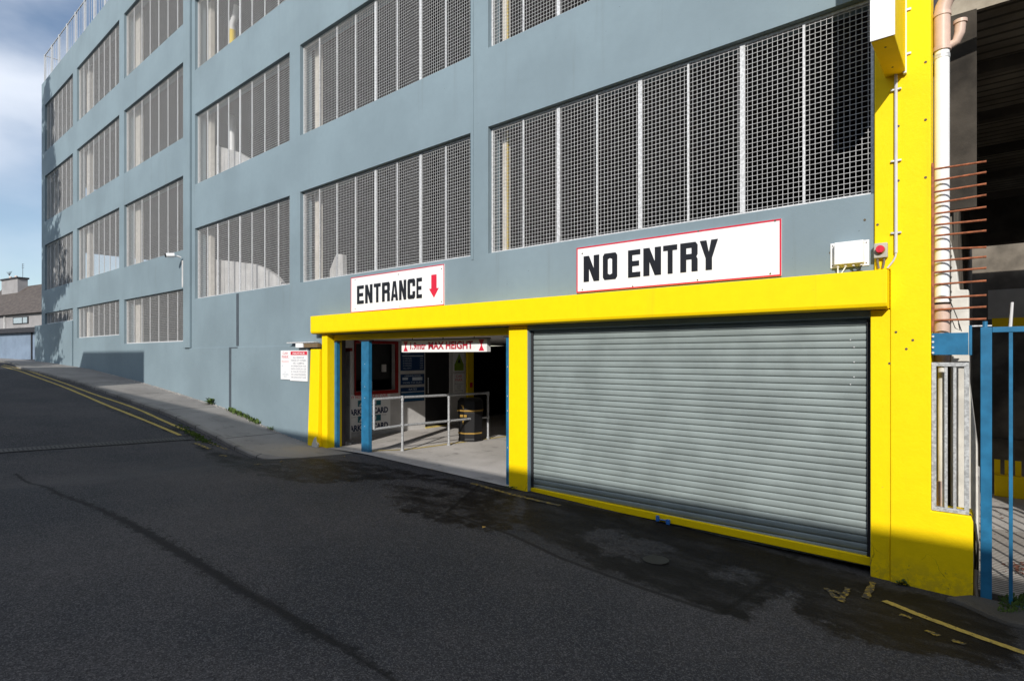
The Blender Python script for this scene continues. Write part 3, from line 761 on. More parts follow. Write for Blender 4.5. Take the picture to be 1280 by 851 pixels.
# small lamp bracket above notice
lz = CZ(385, 430, -.1)
lb = empty('wall_lamp', (CX(378), -.08, lz), 'small bracket lamp with white lens over the notice boards by the pier', 'lamp')
MB().box((CX(366), -.14, CZ(375, 427.5, -.1) - .02), (CX(400), -.03, CZ(375, 427.5, -.1) + .0)).build('hood', 'galv', lb)
MB().box((CX(371, -.1), -.13, CZ(371, 434.5, -.1)), (CX(380, -.1), -.04, CZ(371, 428.5, -.1) - .001)).build('lens', 'white', lb, bevel=.005)
MB().box((CX(381, -.1), -.12, CZ(371, 434.5, -.1)), (CX(398, -.1), -.04, CZ(371, 429.5, -.1) - .001)).build('gear_box', simple('brown_box', (.16, .11, .06), .6), lb)
# junction box
jx0, jx1 = CX(1038, -.01), CX(1086.5, -.01)
jb = empty('junction_box', ((jx0 + jx1) / 2, -.02, .83), 'white rectangular electrical junction box on the grey wall above the yellow lintel', 'electrical box')
MB().box((jx0, -.012, .845), (jx1, -.002, 1.085)).build('back_plate', 'white', jb, bevel=.002)
MB().box((jx0 + .045, -.085, .868), (jx1 - .035, -.0125, 1.078)).build('cover', 'white', jb, bevel=.006)
for q in (.22, .42, .62, .82):
    X = jx0 + (jx1 - jx0) * q; MB().tube([(X, -.05, .867), (X, -.05, .845)], .012, 10).build('cable_gland', 'offwhite', jb)
cb = MB()
cb.tube([(jx0 + (jx1 - jx0) * .22, -.05, .845), (jx0 + (jx1 - jx0) * .22, -.05, .79)], .006, 6)
cb.tube([(jx0 + (jx1 - jx0) * .42, -.05, .845), (jx0 + (jx1 - jx0) * .32, -.05, .79)], .006, 6)
cb.build('cable', 'white', jb)
cb = MB()
cb.tube([(jx0 + (jx1 - jx0) * .62, -.05, .845), (jx0 + (jx1 - jx0) * .72, -.05, .81), (jx0 + (jx1 - jx0) * .85, -.04, .79)], .006, 6)
cb.tube([(jx0 + (jx1 - jx0) * .82, -.05, .845), (jx0 + (jx1 - jx0) * .78, -.05, .80), (jx0 + (jx1 - jx0) * .5, -.02, .79)], .006, 6)
cb.build('cable', 'rubber', jb)
cb = MB()
for q, z in ((.06, 1.06), (.06, .87), (.93, 1.06), (.93, .87)):
    cb.tube([(jx0 + (jx1 - jx0) * q, -.012, z), (jx0 + (jx1 - jx0) * q, -.016, z)], .006, 8)
cb.build('screws', 'plug', jb)
# isolator
ix0, ix1 = CX(1092.5, -.07), CX(1109.5, -.07)
iso = empty('isolator_switch', ((ix0 + ix1) / 2, -.03, .87), 'small grey switch box with round red knob beside the white junction box', 'switch')
MB().box((ix0, -.085, .895), (ix1, -.032, 1.03)).build('enclosure', simple('light_grey_plastic', (.45, .43, .36), .5), iso, bevel=.006)
ic = (ix0 + ix1) / 2
MB().tube([(ic, -.086, .966), (ic, -.098, .966)], .037, 24).build('knob_ring', 'gold', iso, smooth=True)
MB().tube([(ic, -.098, .97), (ic, -.125, .97)], .033, 24).build('knob', 'red', iso, smooth=True)
MB().box((ic - .006, -.130, .94), (ic + .006, -.1255, 1.0)).build('knob_grip', 'red', iso)
cb = MB()
for q in (-.025, .025): cb.tube([(ic + q, -.06, .894), (ic + q, -.06, .86), (ic + q * .6, -.06, .80)], .009, 8)
cb.build('cable', 'hose', iso)
# conduit
cx = CX(1120, -.05)
cd = empty('conduit', (cx, -.05, .8), 'thin white cable conduit clipped down the right yellow pier', 'conduit')
MB().tube([(cx, -.05, .93), (cx, -.05, 2.62)], .013, 12).build('pipe', 'offwhite', cd, smooth=True)
MB().tube([(cx, -.05, .93), (cx - .004, -.05, .90), (cx - .02, -.05, .86), (cx - .05, -.05, .82), (cx - .065, -.05, .80)], .008, 10).build('flexible_tail', 'offwhite', cd, smooth=True)
for y in (112, 201, 291):
    z = CZ(1120, y, -.05); MB().box((cx - .04, -.055, z - .008), (cx + .04, -.031, z + .008)).build('clip', 'galv', cd, bevel=.002)
cx2 = CX(1131, -.06)
cd = empty('conduit', (cx2, -.06, 2.5), 'flat white trunking strip rising to the top of the yellow pier beside the sign box', 'conduit')
MB().box((cx2 - .013, -.075, CZ(1131, 92, -.06)), (cx2 + .013, -.035, 5.5)).build('trunking', 'white', cd)
for y in (67, 12):
    z = CZ(1131, y, -.06); MB().box((cx2 - .045, -.045, z - .01), (cx2 + .045, -.0315, z + .01)).build('clip', 'galv', cd, bevel=.002)
# cctv camera
cz_ = CZ(226, 317, -.3); cxx = CX(229.5)
cam_t = empty('security_camera', (cxx, -.1, cz_), 'small white security camera on the far grey wall beside the pilaster', 'camera')
MB().tube([(cxx - .02, -.06, cz_), (cxx - .02, -.12, cz_ + .02), (cxx - .03, -.22, cz_ + .03)], .025, 8).build('bracket', 'white', cam_t)
MB().tube([(cxx - .02, -.22, cz_ + .04), (cxx - .08, -.40, cz_ + .02)], .06, 14).build('housing', 'white', cam_t, smooth=True)
MB().tube([(cxx - .081, -.402, cz_ + .02), (cxx - .085, -.43, cz_ + .015)], .05, 14).build('lens', 'dark', cam_t, smooth=True)
MB().tube([(cxx - .0, -.02, cz_ - .08), (cxx - .0, -.02, CZ(230, 359))], .025, 8).build('cable_duct', 'offwhite', cam_t)
# ------------------------------------------------------------------ entrance interior
fl = MB()
xs_ = frange(-14, CX(637), .8) + [CX(637)]; ys_ = [-.0] + frange(.3, 15, 1.2) + [15]
def fz(x, y):
    edge = W(x) + .012; flat = -1.80
    t = sm(0, .9, y); return edge * (1 - t) + flat * t if x > -11 else flat
def fz2(x, y):
    return lin(max(x, -10.2)) * (1 - sm(0, 1.2, y)) + (-1.84) * sm(0, 1.2, y) + .012
xs_ = frange(-14, CX(637) + .05, .25) + [CX(637) + .05]; ys_ = frange(-.04, 2, .2) + frange(2, 15, 1.2) + [15]
for y in ys_:
    for x in xs_: fl.v.append((x, y, fz2(x, y)))
for j_ in range(len(ys_) - 1):
    for i in range(len(xs_) - 1): a = j_ * len(xs_) + i; fl.f.append((a, a + 1, a + len(xs_) + 1, a + len(xs_)))
struct(fl.build('entrance_floor', 'floor', origin='zero'))
XW = -11.0
def find_wall_x():
    # office wall meets the floor at the foot of the lit patch
    t = (510 - 640) / F; Zd = -1.83 / ((HY - 538) / F); return (CC * t - SS) * Zd
XW = find_wall_x()
def wy(x): return onX(x, 500, XW)[0]
def wz(x, y): return onX(x, y, XW)[1]
of = empty('ticket_office', (XW, 2, -1.83), 'white ticket office with dark red framed window just inside the entrance', 'kiosk')
CEIL = .36
y_f = wy(430)       # front corner of the office
yA, yB = wy(443) + .02, wy(493.5)
zA, zB = wz(490, 487), wz(490, 430)
yD0, yD1 = wy(531.5), wy(563)
wm = grid_wall([(yA, yB, zA, zB, 'x'), (yD0, yD1, -3, wz(547, 437), 'x')], y_f, wy(582.5), -1.95, CEIL - .003, 0, .12)
wm.v = [(XW - y, x, z) for x, y, z in wm.v]
wm.build('side_wall', 'offwhite', of)
fm = MB(); fm.box((XW - 2.5, y_f - .12, -1.95), (XW, y_f - .003, CEIL - .003)); fm.build('front_wall', 'offwhite', of)
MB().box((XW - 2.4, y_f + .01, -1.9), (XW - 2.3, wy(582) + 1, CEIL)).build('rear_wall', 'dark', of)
wf = MB(); t = .085
def bx(y0, y1, z0, z1): wf.box((XW + .003, y0, z0), (XW + .035, y1, z1))
bx(yA - .03, yB + t, zA - t, zA); bx(yA - .03, yB + t, zB, min(zB + t, CEIL - .01)); bx(yB, yB + t, zA, zB); bx(yA - .03, yA, zA, zB)
wfo = wf.build('window_frame', 'redpaint', of, bevel=.004)
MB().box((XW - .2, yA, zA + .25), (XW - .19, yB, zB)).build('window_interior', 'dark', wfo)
MB().box((XW - .16, yB - .28, wz(490, 462) - .05), (XW - .12, yB - .16, wz(490, 457) + .03)).build('card_reader', 'offwhite', wfo)
MB().box((XW - .15, yA + .25, zA + .0), (XW - .05, yA + .5, zA + .22)).build('counter_till', 'offwhite', wfo)
do = MB().box((XW - .09, yD0 + .002, -1.83), (XW - .05, yD1 - .002, wz(547, 437) - .002)).build('door', simple('dark_grey_door', (.022, .022, .024), .5), of)
MB().tube([(XW - .02, yD0 + .12, -.95), (XW - .02, yD0 + .12, -.55)], .012, 8).build('handle', 'galv', do)
MB().box((XW - .10, yD0, -1.83), (XW + .04, yD1, -1.80)).build('threshold', 'floorline', do)
# counter / cabinet standing at the front corner
print('YF', y_f, XW)
cbx0, cbx1 = CX(420, y_f - .17), CX(439.5, y_f - .13)
cbn = empty('white_cabinet', (cbx0, y_f - .4, -1.83), 'tall grey-white cabinet with a dark red top between the two blue posts', 'cabinet')
zc_ = CZ(430, 439, y_f - .17)
MB().box((cbx0, y_f - .17, -1.79), (cbx1, y_f - .13, zc_)).build('body', 'offwhite', cbn, bevel=.01)
MB().box((cbx0 - .0, y_f - .19, zc_ + .001), (cbx1 + .03, y_f - .125, zc_ + .07)).build('top', 'redpaint', cbn, bevel=.005)
MB().box((cbx0, y_f - .175, -1.05), (cbx1, y_f - .171, -1.04)).build('panel_joint', 'faint', cbn)
# yellow pillar inside
MB().box((XW - .1, wy(583), -1.9), (XW + .05, wy(590.5), CEIL - .003)).build('pillar', 'yellow', of)
# entrance ceiling and inner walls are part of the building
MB().box((CX(410) - 3, .285, CEIL), (CX(668), 15, CEIL + .085)).build('ceiling', 'offwhite', car)
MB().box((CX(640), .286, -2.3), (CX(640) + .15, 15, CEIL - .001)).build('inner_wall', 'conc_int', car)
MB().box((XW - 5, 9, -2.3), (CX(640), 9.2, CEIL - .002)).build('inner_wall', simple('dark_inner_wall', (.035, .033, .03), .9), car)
MB().box((CX(410) - 3, .285, -2.3), (CX(410) - .004, .40, CEIL - .002)).build('inner_wall', 'conc_int', car)
# boards on office wall
def wall_board(name, x0, x1, y0, y1, mat, label, cat='sign'):
    xm = (x0 + x1) / 2
    a, b = wy(x0), wy(x1); z1, z0 = wz(xm, y0), wz(xm, y1)
    s = empty(name, (XW + .01, (a + b) / 2, z0), label, cat)
    MB().box((XW + .003, a, z0), (XW + .015, b, z1)).build('board', mat, s)
    return s, a, b, z0, z1
XB = XW + .0165
TXT = lambda st, box, mat, p, bold=0.0, align=None: text(st, box, mat, p, plane='X', at=XB, bold=bold, align=align)
s, a, b, z0, z1 = wall_board('tariff_board', 500.5, 530, 438, 463, 'navy', 'upper dark blue price board on the office wall below the height bar')
M['board_text'] = simple('white_board_lettering', (.55, .62, .70), .5)
for i, l in enumerate(['1 HOUR', '2 HOURS', '3 HOURS', '4 HOURS', 'ALL DAY']):
    zz = z1 - (z1 - z0) * (.36 + .12 * i)
    TXT(l, (a + .07, a + .34, zz - .035, zz), 'board_text', s); 
    TXT(['2.00', '3.00', '4.00', '5.00', '8.00'][i], (b - .15, b - .05, zz - .035, zz), 'board_text', s)
MB().box((XB, a + .05, z1 - (z1 - z0) * .30), (XB + .001, b - .04, z1 - (z1 - z0) * .25)).build('rule', 'board_text', s)
TXT('TARIFF', (a + .07, a + .3, z1 - (z1 - z0) * .18, z1 - (z1 - z0) * .10), 'board_text', s)
s, a, b, z0, z1 = wall_board('opening_hours_board', 500.5, 530, 467.5, 480.5, 'navy', 'middle dark blue board with pale panels on the office wall')
TXT('OPENING HOURS', (a + .12, b - .12, z1 - .06, z1 - .02), 'board_text', s)
MB().box((XB, a + .05, z0 + .12), (XB + .001, a + .22, z0 + .18)).build('pale_panel', 'board_text', s)
MB().box((XB, a + .36, z0 + .10), (XB + .001, b - .07, z0 + .18)).build('pale_panel', 'board_text', s)
TXT('MON TO SUN', (a + .07, b - .1, z0 + .03, z0 + .07), 'board_text', s)
s, a, b, z0, z1 = wall_board('notice_board', 500.5, 530, 484, 501.5, 'navy', 'lowest dark blue board on the office wall, just over the handrail')
TXT('RATES', (a + .25, b - .25, z1 - .07, z1 - .02), 'board_text', s)
MB().box((XB, a + .01, z1 - .12), (XB + .001, b - .01, z1 - .10)).build('rule', 'board_text', s)
MB().box((XB, a + .01, z0 + .02), (XB + .001, b - .01, z1 - .14)).build('blue_panel', simple('mid_blue', (.015, .09, .2), .4), s)
# parking card poster
s, a, b, z0, z1 = wall_board('parking_card_poster', 431, 487.5, 492.5, 537, 'white', 'white poster reading PARKING CARD twice below the red office window')
H = z1 - z0
M['navytext'] = simple('navy_lettering', (.01, .02, .08), .5)
TXT('WHY NOT USE ONE OF OUR', (a - .0 + .03, b - .08, z1 - .085, z1 - .02), 'red', s, .01)
for q in (0, 1):
    zo = z1 - .10 - q * .44 * H
    MB().box((XB, a + .33, zo - .17), (XB + .001, b - .28, zo - .03)).build('logo_panel', 'teal', s)
    mm = MB(); y0_ = a + .36
    mm.add([(XB + .002, y0_, zo - .15), (XB + .002, y0_ + .16, zo - .15), (XB + .002, y0_ + .08, zo - .05)], [(0, 1, 2)])
    mm.build('logo_mark', 'white', s)
    for e in range(3): MB().box((XB + .001, a + .58 + e * .1, zo - .14), (XB + .002, a + .63 + e * .1, zo - .06)).build('logo_bar', 'white', s)
    TXT('PARKING CARD', (a + .04, b - .07, zo - .36, zo - .22), 'navytext', s, .045)
    TXT('available at this office or at our shop', (a + .04, b - .12, zo - .42, zo - .385), 'faint', s)
# narrow white panel notices between door and pillar
s, a, b, z0, z1 = wall_board('hazard_notice', 566.5, 580, 440, 464, 'white', 'small notice with green triangle on the narrow wall beside the dark door')
TR = MB(); TR.add([(XB + .001, a + .04, z1 - .33), (XB + .001, b - .04, z1 - .33), (XB + .001, (a + b) / 2, z1 - .03)], [(0, 1, 2)]); TR.build('triangle', 'green', s)
TR = MB(); ym = (a + b) / 2; TR.add([(XB + .002, ym - .06, z1 - .29), (XB + .002, ym + .06, z1 - .29), (XB + .002, ym, z1 - .16)], [(0, 1, 2)]); TR.build('symbol', 'sign_black', s)
MB().box((XB, a + .03, z0 + .02), (XB + .001, b - .03, z0 + .20)).build('green_band', 'green', s)
s, a, b, z0, z1 = wall_board('car_park_notice', 566.5, 580, 467, 491, 'white', 'small white notice with red CAR PARK words under the green triangle notice')
TXT('CAR\nPARK', (a + .06, b - .06, z1 - .20, z1 - .03), 'pinktext', s, .02, 'CENTER')
TXT('Patrons\nonly\nNo\nparking', (a + .05, b - .05, z0 + .04, z1 - .25), 'faint', s, 0, 'CENTER')
s, a, b, z0, z1 = wall_board('fire_alarm_point', 585.5, 588.5, 478, 484, 'red', 'tiny red alarm box on the yellow pillar inside the entrance', 'alarm')
s.location.x += .055
# height bar
hy = .30
hx0, hx1 = CX(502, hy), CX(608.5, hy)
hz1, hz0 = CZ(555, 424.5, hy), CZ(555, 440, hy)
hb = empty('height_limit_bar', ((hx0 + hx1) / 2, hy, hz0), 'hanging white 1.9mtr MAX HEIGHT bar with red hourglass marks in the entrance', 'sign')
MB().box((hx0, hy, hz0), (hx1, hy + .09, hz1)).build('bar', 'white', hb, bevel=.004)
MB().box((hx0 - .003, hy - .012, hz1 + .001), (hx1 + .003, hy + .093, hz1 + .016)).build('top_strip', simple('bare_grey_strip', (.10, .09, .08), .6), hb)
for q in (.12, .5, .85):
    X = hx0 + (hx1 - hx0) * q; MB().tube([(X, hy + .04, hz1 + .01), (X, hy + .04, CEIL)], .008, 6).build('hanger', 'rubber', hb)
zh = hz1 - hz0; WW = hx1 - hx0
def tri(c):
    m = MB(); w_ = .058; zm = (hz0 + hz1) / 2
    m.prism([(c - w_, hz0 + .018), (c + w_, hz0 + .018), (c + .008, zm), (c - .008, zm)], hy - .003, hy - .0005)
    m.prism([(c - .008, zm + .001), (c + .008, zm + .001), (c + w_, hz1 - .014), (c - w_, hz1 - .014)], hy - .003, hy - .0005)
    m.build('hourglass_mark', 'red', hb)
tri(hx0 + WW * .045 + .02); tri(hx1 - WW * .045 - .02)
M['redtext'] = simple('red_lettering', (.42, .012, .03), .5)
text('1.9mtr', (hx0 + WW * .115, hx0 + WW * .315, hz0 + zh * .22, hz1 - zh * .16), 'redtext', hb, at=hy - .0015, bold=.03)
text('MAX HEIGHT', (hx0 + WW * .345, hx0 + WW * .855, hz0 + zh * .22, hz1 - zh * .14), 'redtext', hb, at=hy - .0015, bold=.035)
# blue posts
def blue_post(x0, x1, yb_, label, Y=.12, rust=False, foot=True):
    X0, X1 = CX(x0, Y), CX(x1, Y); zb_ = CZ((x0 + x1) / 2, yb_, Y)
    s = empty('steel_post', ((X0 + X1) / 2, Y, zb_), label, 'post', 'blue posts of the entrance gate guides')
    MB().box((X0, Y, zb_ - .02), (X1, Y + .08, .27)).build('shaft', 'steel_blue', s, bevel=.006)
    MB().box((X0 - .04, Y - .01, .272), (X1 + .04, Y + .09, .292)).build('head_plate', 'dark', s)
    b = MB()
    for q in (.25, .5, .6, .8): b.tube([((X0 + X1) / 2, Y - .004, zb_ + (.27 - zb_) * q), ((X0 + X1) / 2, Y + .001, zb_ + (.27 - zb_) * q)], .008, 8)
    b.build('bolts', 'galv', s)
blue_post(414, 420.5, 559, 'slim blue steel post hard against the left yellow pier', .10)
blue_post(451.5, 460.5, 568, 'free standing blue steel post in the open entrance left of the handrail', .10)
blue_post(632.5, 636.5, 605, 'blue steel guide post beside the middle yellow pier', .05)
# handrail
def foot(x, y):
    t = (x - 640) / F; Zd = -1.828 / ((HY - y) / F); return Vector(((CC * t - SS) * Zd, (SS * t + CC) * Zd - D, -1.828))
P1, P2, P3 = foot(503, 564.5), foot(561, 556.5), foot(610, 548.5)
def top(p, x, y):
    t = (x - 640) / F; Zd = (p.y + D) / (SS * t + CC); return (HY - y) / F * Zd
T1, T2, T3 = (Vector((p.x, p.y, top(p, x, y))) for p, x, y in ((P1, 503, 496.5), (P2, 561, 493.7), (P3, 610, 491)))
M1, M2, M3 = (Vector((p.x, p.y, top(p, x, y))) for p, x, y in ((P1, 503, 531.5), (P2, 561, 526), (P3, 610, 521)))
dirn = (P1 - P2).normalized(); 
def ext(z0, tz, x=467.5):
    t = (x - 640) / F; k_ = CC * t - SS; e = SS * t + CC
    # along dirn from P1: find s with X/(Y+D) = k_/e
    s = (P1.x * e - k_ * (P1.y + D)) / (k_ * dirn.y - dirn.x * e)
    return Vector((P1.x + dirn.x * s, P1.y + dirn.y * s, z0))
T0 = ext(0, 0); Zd = (T0.y + D) / (SS * (467.5 - 640) / F + CC); T0.z = (HY - 499) / F * Zd; M0 = T0.copy(); M0.z = (HY - 536.5) / F * Zd
hr = empty('handrail', P2, 'grey tubular steel handrail with three posts on the concrete entrance floor', 'handrail')
r_ = .024
MB().tube([T0, T1, T2, T3], r_, 12).build('top_rail', 'rail', hr, smooth=True)
MB().tube([M0, M1, M2, M3], r_, 12).build('lower_rail', 'rail', hr, smooth=True)
MB().tube([T0, M0], r_, 12).build('end_post', 'rail', hr, smooth=True)
for p, t_, m_ in ((P1, T1, M1), (P2, T2, M2), (P3, T3, M3)):
    MB().tube([p, t_], r_, 12).build('post', 'rail', hr, smooth=True)
    MB().tube([t_ - Vector((0, 0, .06)), t_ + Vector((0, 0, .03))], .032, 12).build('clamp', 'rail', hr, smooth=True)
    MB().tube([m_ - Vector((0, 0, .04)), m_ + Vector((0, 0, .04))], .032, 12).build('clamp', 'rail', hr, smooth=True)
    MB().tube([p, p + Vector((0, 0, .05))], .035, 12).build('foot_socket', 'rail', hr, smooth=True)
# floor line beneath the handrail
q0 = foot(455, 569); q1 = foot(642, 544)
struct(strip('floor_line', [(q0.x, q0.y), ((q0.x + q1.x) / 2, (q0.y + q1.y) / 2), (q1.x, q1.y)], .09, 'floorline', h=fz2, dz=.005))
# litter bin
bf = foot(588, 550); bf.z = -1.826
bn = empty('litter_bin', bf, 'black octagonal litter bin with gold bands behind the handrail', 'bin')
rad = .30; hgt_ = .92
def octo(r, z, rot=.3): return [(bf.x + r * math.cos(rot + math.pi / 4 * k) , bf.y + r * math.sin(rot + math.pi / 4 * k), z) for k in range(8)]
def lathe(rz):
    m = MB(); 
    for r, z in rz: m.v += octo(r, bf.z + z)
    for i in range(len(rz) - 1):
        for k in range(8): k2 = (k + 1) % 8; m.f.append((i * 8 + k, i * 8 + k2, (i + 1) * 8 + k2, (i + 1) * 8 + k))
    m.f.append(tuple(range(8))[::-1]); m.f.append(tuple((len(rz) - 1) * 8 + k for k in range(8))); return m
lathe([(rad * .92, 0), (rad * .92, .05), (rad * .88, .055), (rad * .96, hgt_ * .66), (rad * .96, hgt_ * .68)]).build('body', 'bin', bn, bevel=.008)
lathe([(rad * 1.0, hgt_ * .685), (rad * 1.0, hgt_ * .72), (rad * .96, hgt_ * .94), (rad * .80, hgt_ * 1.0)]).build('hood', 'bin', bn, bevel=.01)
lathe([(rad * .925, .16), (rad * .93, .19)]).build('band', 'gold', bn)
lathe([(rad * 1.005, hgt_ * .70), (rad * 1.01, hgt_ * .735)]).build('band', 'gold', bn)
# gold litter emblem facing the street: small bent figure and bar
ang = math.radians(-90 + 17)
em_ = MB()
def onface(u, z, o=.002): return (bf.x + rad * .94 * math.cos(-1.27) - u * math.sin(-1.27), bf.y + rad * .94 * math.sin(-1.27) + u * math.cos(-1.27) , bf.z + z)
for (u0, u1, z0, z1) in ((-.09, -.02, .53, .58), (.0, .07, .53, .58), (-.03, .0, .38, .50)):
    em_.add([onface(u0, z0), onface(u1, z0), onface(u1, z1), onface(u0, z1)], [(0, 1, 2, 3)])
em_.add([onface(-.07, .79), onface(.0, .77), onface(-.01, .70), onface(-.03, .73)], [(0, 1, 2, 3)])
em_.v = [(x + .03 * math.cos(-1.27), y + .03 * math.sin(-1.27), z) for x, y, z in em_.v]
em_.build('emblem', 'gold', bn)
# loose stones at the door foot
for i, (x, y) in enumerate(((420, 557), (426, 556.5), (433, 556), (437, 557), (441, 554))):
    p = foot(x, y)
    m = MB(); bmq = bmesh.new(); bmesh.ops.create_icosphere(bmq, subdivisions=1, radius=.035 + .015 * random.random())
    m.add([(p.x + v.co.x * 1.4 * random.uniform(.8, 1.2), p.y + v.co.y * random.uniform(.8, 1.2), fz2(p.x, p.y) + .012 + v.co.z * .6) for v in bmq.verts], [tuple(v.index for v in f.verts) for f in bmq.faces]); bmq.free()
    tag(m.build('rubble_stone', 'offwhite'), 'pale lump of broken plaster at the foot of the white cabinet', 'rubble', 'plaster lumps at the cabinet foot')
# ------------------------------------------------------------------ right hand structure
rb = empty('concrete_ramp_building', (3, 6, -2.1), 'open dark concrete parking deck behind the blue gate', 'building')
MB().box((xr1 + .02, .9, 3.35), (9, 11, 3.6)).build('soffit', soffit_mat(), rb)
for q in range(5):
    yy = 2.2 + q * 1.7; MB().box((xr1 + .02, yy, 3.22), (9, yy + .12, 3.345)).build('beam', 'conc_dark', rb)
MB().box((-.5, 9.6, 2.4), (9, 10.0, 3.345)).build('beam', 'conc_dark', rb)
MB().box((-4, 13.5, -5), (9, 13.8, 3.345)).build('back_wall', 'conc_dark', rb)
MB().box((2.32, -.02, -2.4), (9.2, .35, 6)).build('front_wall', 'conc_dark', rb)  # wall out of view, added to keep sun off the barrier and interior
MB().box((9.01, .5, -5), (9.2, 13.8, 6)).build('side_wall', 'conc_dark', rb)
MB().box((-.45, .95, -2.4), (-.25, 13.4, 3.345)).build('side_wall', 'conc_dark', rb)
# dark weathered wall beam above, street side; its shade painted into the colour too
MB().box((CX(1187, .92), .86, CZ(1200, 262, .9)), (CX(1221, .92), .945, 3.345)).build('upper_column', simple('blackened_shaded_concrete', (.045, .038, .030), .95, 0, .6, 2.2, .4), rb)
pr = MB()
ycl = .55
xa, xb_ = CX(1188, ycl), CX(1216, ycl)
pr.prism([(xa, -2.2), (CX(1224, ycl), -2.2), (CX(1222, ycl), CZ(1222, 560, ycl)), (CX(1212, ycl), CZ(1212, 480, ycl)), (CX(1211, ycl), CZ(1211, 362, ycl)), (CX(1199, ycl), CZ(1199, 362, ycl)), (CX(1196, ycl), CZ(1196, 335, ycl)), (xa, CZ(1188, 300, ycl))], ycl, ycl + .32)
pr.build('column', 'stainedwhite', rb, bevel=.01)
# ledge with kerb at left of the ramp
lg = MB(); lg.box((-.24, 1.0, -2.3), (-.05, 4.2, -1.55)); lg.build('kerb_wall', 'offwhite', rb, bevel=.02)
# floor
rf = MB(); X0r, X1r = -.45, 9
rf.v = [(X0r, .29, -2.075), (X1r, .29, -2.12), (X1r, 2.9, -2.12), (X0r, 2.9, -2.10), (X1r, 5.25, -2.12), (X0r, 5.25, -2.12)]
ra = MB(); ra.v = [(-.5, .0, road(0, 0) + .0), (9, .0, road(9, 0)), (9, .34, -2.1), (-.5, .34, -2.07)]; ra.f = [(0, 1, 2, 3)]
rf.f = [(0, 1, 2, 3)]
struct(rf.build('ramp_floor', 'ramp', origin='zero'))
r2 = MB(); r2.v = [(X0r, 2.9, -2.10), (X1r, 2.9, -2.12), (X1r, 5.25, -2.12), (X0r, 5.25, -2.12)]; r2.f = [(0, 1, 2, 3)]
struct(r2.build('deck_floor', 'floor', origin='zero'))
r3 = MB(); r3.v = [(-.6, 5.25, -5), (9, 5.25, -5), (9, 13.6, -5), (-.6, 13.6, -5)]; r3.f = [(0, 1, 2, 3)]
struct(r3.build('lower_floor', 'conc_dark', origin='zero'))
ba = empty('yellow_barrier', (2, 5.1, -2.12), 'low yellow vehicle barrier wall seen through the blue gate', 'barrier')
MB().box((CX(1243, 5.1), 5.1, -2.12), (8, 5.24, -1.80)).build('kerb_block', 'yellow', ba, bevel=.01)
for q in range(26):
    X = CX(1243, 5.1) + q * .12; MB().box((X, 5.22, -1.80), (X + .07, 5.25, -1.58)).build('slat', 'yellow', ba)
MB().box((CX(1240, 6.2), 6.0, .42), (8, 6.1, .62)).build('guard_rail', 'yellow', rb)
MB().box((CX(1235, 6.3), 6.2, .62), (8, 6.3, 1.10)).build('parapet', 'offwhite', rb)
# rubbish (leaf litter on the ramp)
ll = MB()
for q in range(150):
    x, y = random.gauss(.30, .08), random.gauss(1.25, .10); s_ = random.uniform(.012, .03); a_ = random.random() * 6.28; z_ = -2.09 + random.random() * .03
    if random.random() < .35: x, y = random.uniform(-.03, .25) , random.uniform(1.2, 4.2); z_ = -2.10
    ll.add([(x + s_ * math.cos(a_), y + s_ * math.sin(a_), z_), (x - s_ * .5 * math.sin(a_), y + s_ * .5 * math.cos(a_), z_ + .01), (x - s_ * math.cos(a_), y - s_ * math.sin(a_), z_ + .004), (x + s_ * .5 * math.sin(a_), y - s_ * .5 * math.cos(a_), z_)], [(0, 1, 2, 3)])
tag(ll.build('leaf_litter', simple('dead_leaves', (.11, .045, .03), .8, 0, .4)), 'heap of dead brown leaves on the ribbed ramp', 'leaves', kind='stuff')
# soil pipe
px_ = (CX(1167.5, .22) + CX(1187.5, .22)) / 2; pr_ = (CX(1187.5, .22) - CX(1167.5, .22)) / 2 * .98; py_ = .22
pi = empty('drain_pipe', (px_, py_, -1.4), 'fat white drainpipe with pink-brown elbow beside the yellow pier', 'pipe')
zt_, zb_ = CZ(1177, 62, py_), CZ(1177, 378, py_)
MB().tube([(px_, py_, zb_), (px_, py_, zt_)], pr_, 28).build('white_pipe', 'upvc', pi, smooth=True)
zs2 = CZ(1177, 22, py_)
MB().tube([(px_, py_, zt_ - .02), (px_, py_, zt_ + .015), (px_, py_, zt_ + .016), (px_, py_, zs2)], [pr_ * 1.22, pr_ * 1.22, pr_ * 1.1, pr_ * 1.1], 28).build('socket', 'pinkpipe', pi, smooth=True)
MB().tube([(px_, py_, zs2 + .001), (px_, py_, zs2 + .03), (px_, py_, zs2 + .031), (px_ + .008, py_, zs2 + .09), (px_ + .04, py_, zs2 + .16), (px_ + .11, py_, zs2 + .21), (px_ + .25, py_, zs2 + .24), (px_ + .6, py_ + .1, zs2 + .27), (px_ + 1.6, py_ + .3, zs2 + .32)], [pr_ * 1.22, pr_ * 1.22] + [pr_ * 1.08] * 7, 28).build('elbow', 'pinkpipe', pi, smooth=True)
zq = CZ(1196, 30, py_)
MB().tube([(px_ + .05, py_ + .02, zq - .17), (px_ + .10, py_ + .02, zq - .15), (px_ + .125, py_ + .02, zq - .08), (px_ + .13, py_ + .02, zq + .0), (px_ + .13, py_ + .02, zq + .001), (px_ + .13, py_ + .02, zq + .03)], [.035, .035, .04, .042, .052, .052], 20).build('branch', 'pinkpipe', pi, smooth=True)
MB().tube([(px_, py_, zt_ - .055), (px_, py_, zt_ - .09)], pr_ * 1.06, 28).build('pipe_clip', 'galv', pi, smooth=True)
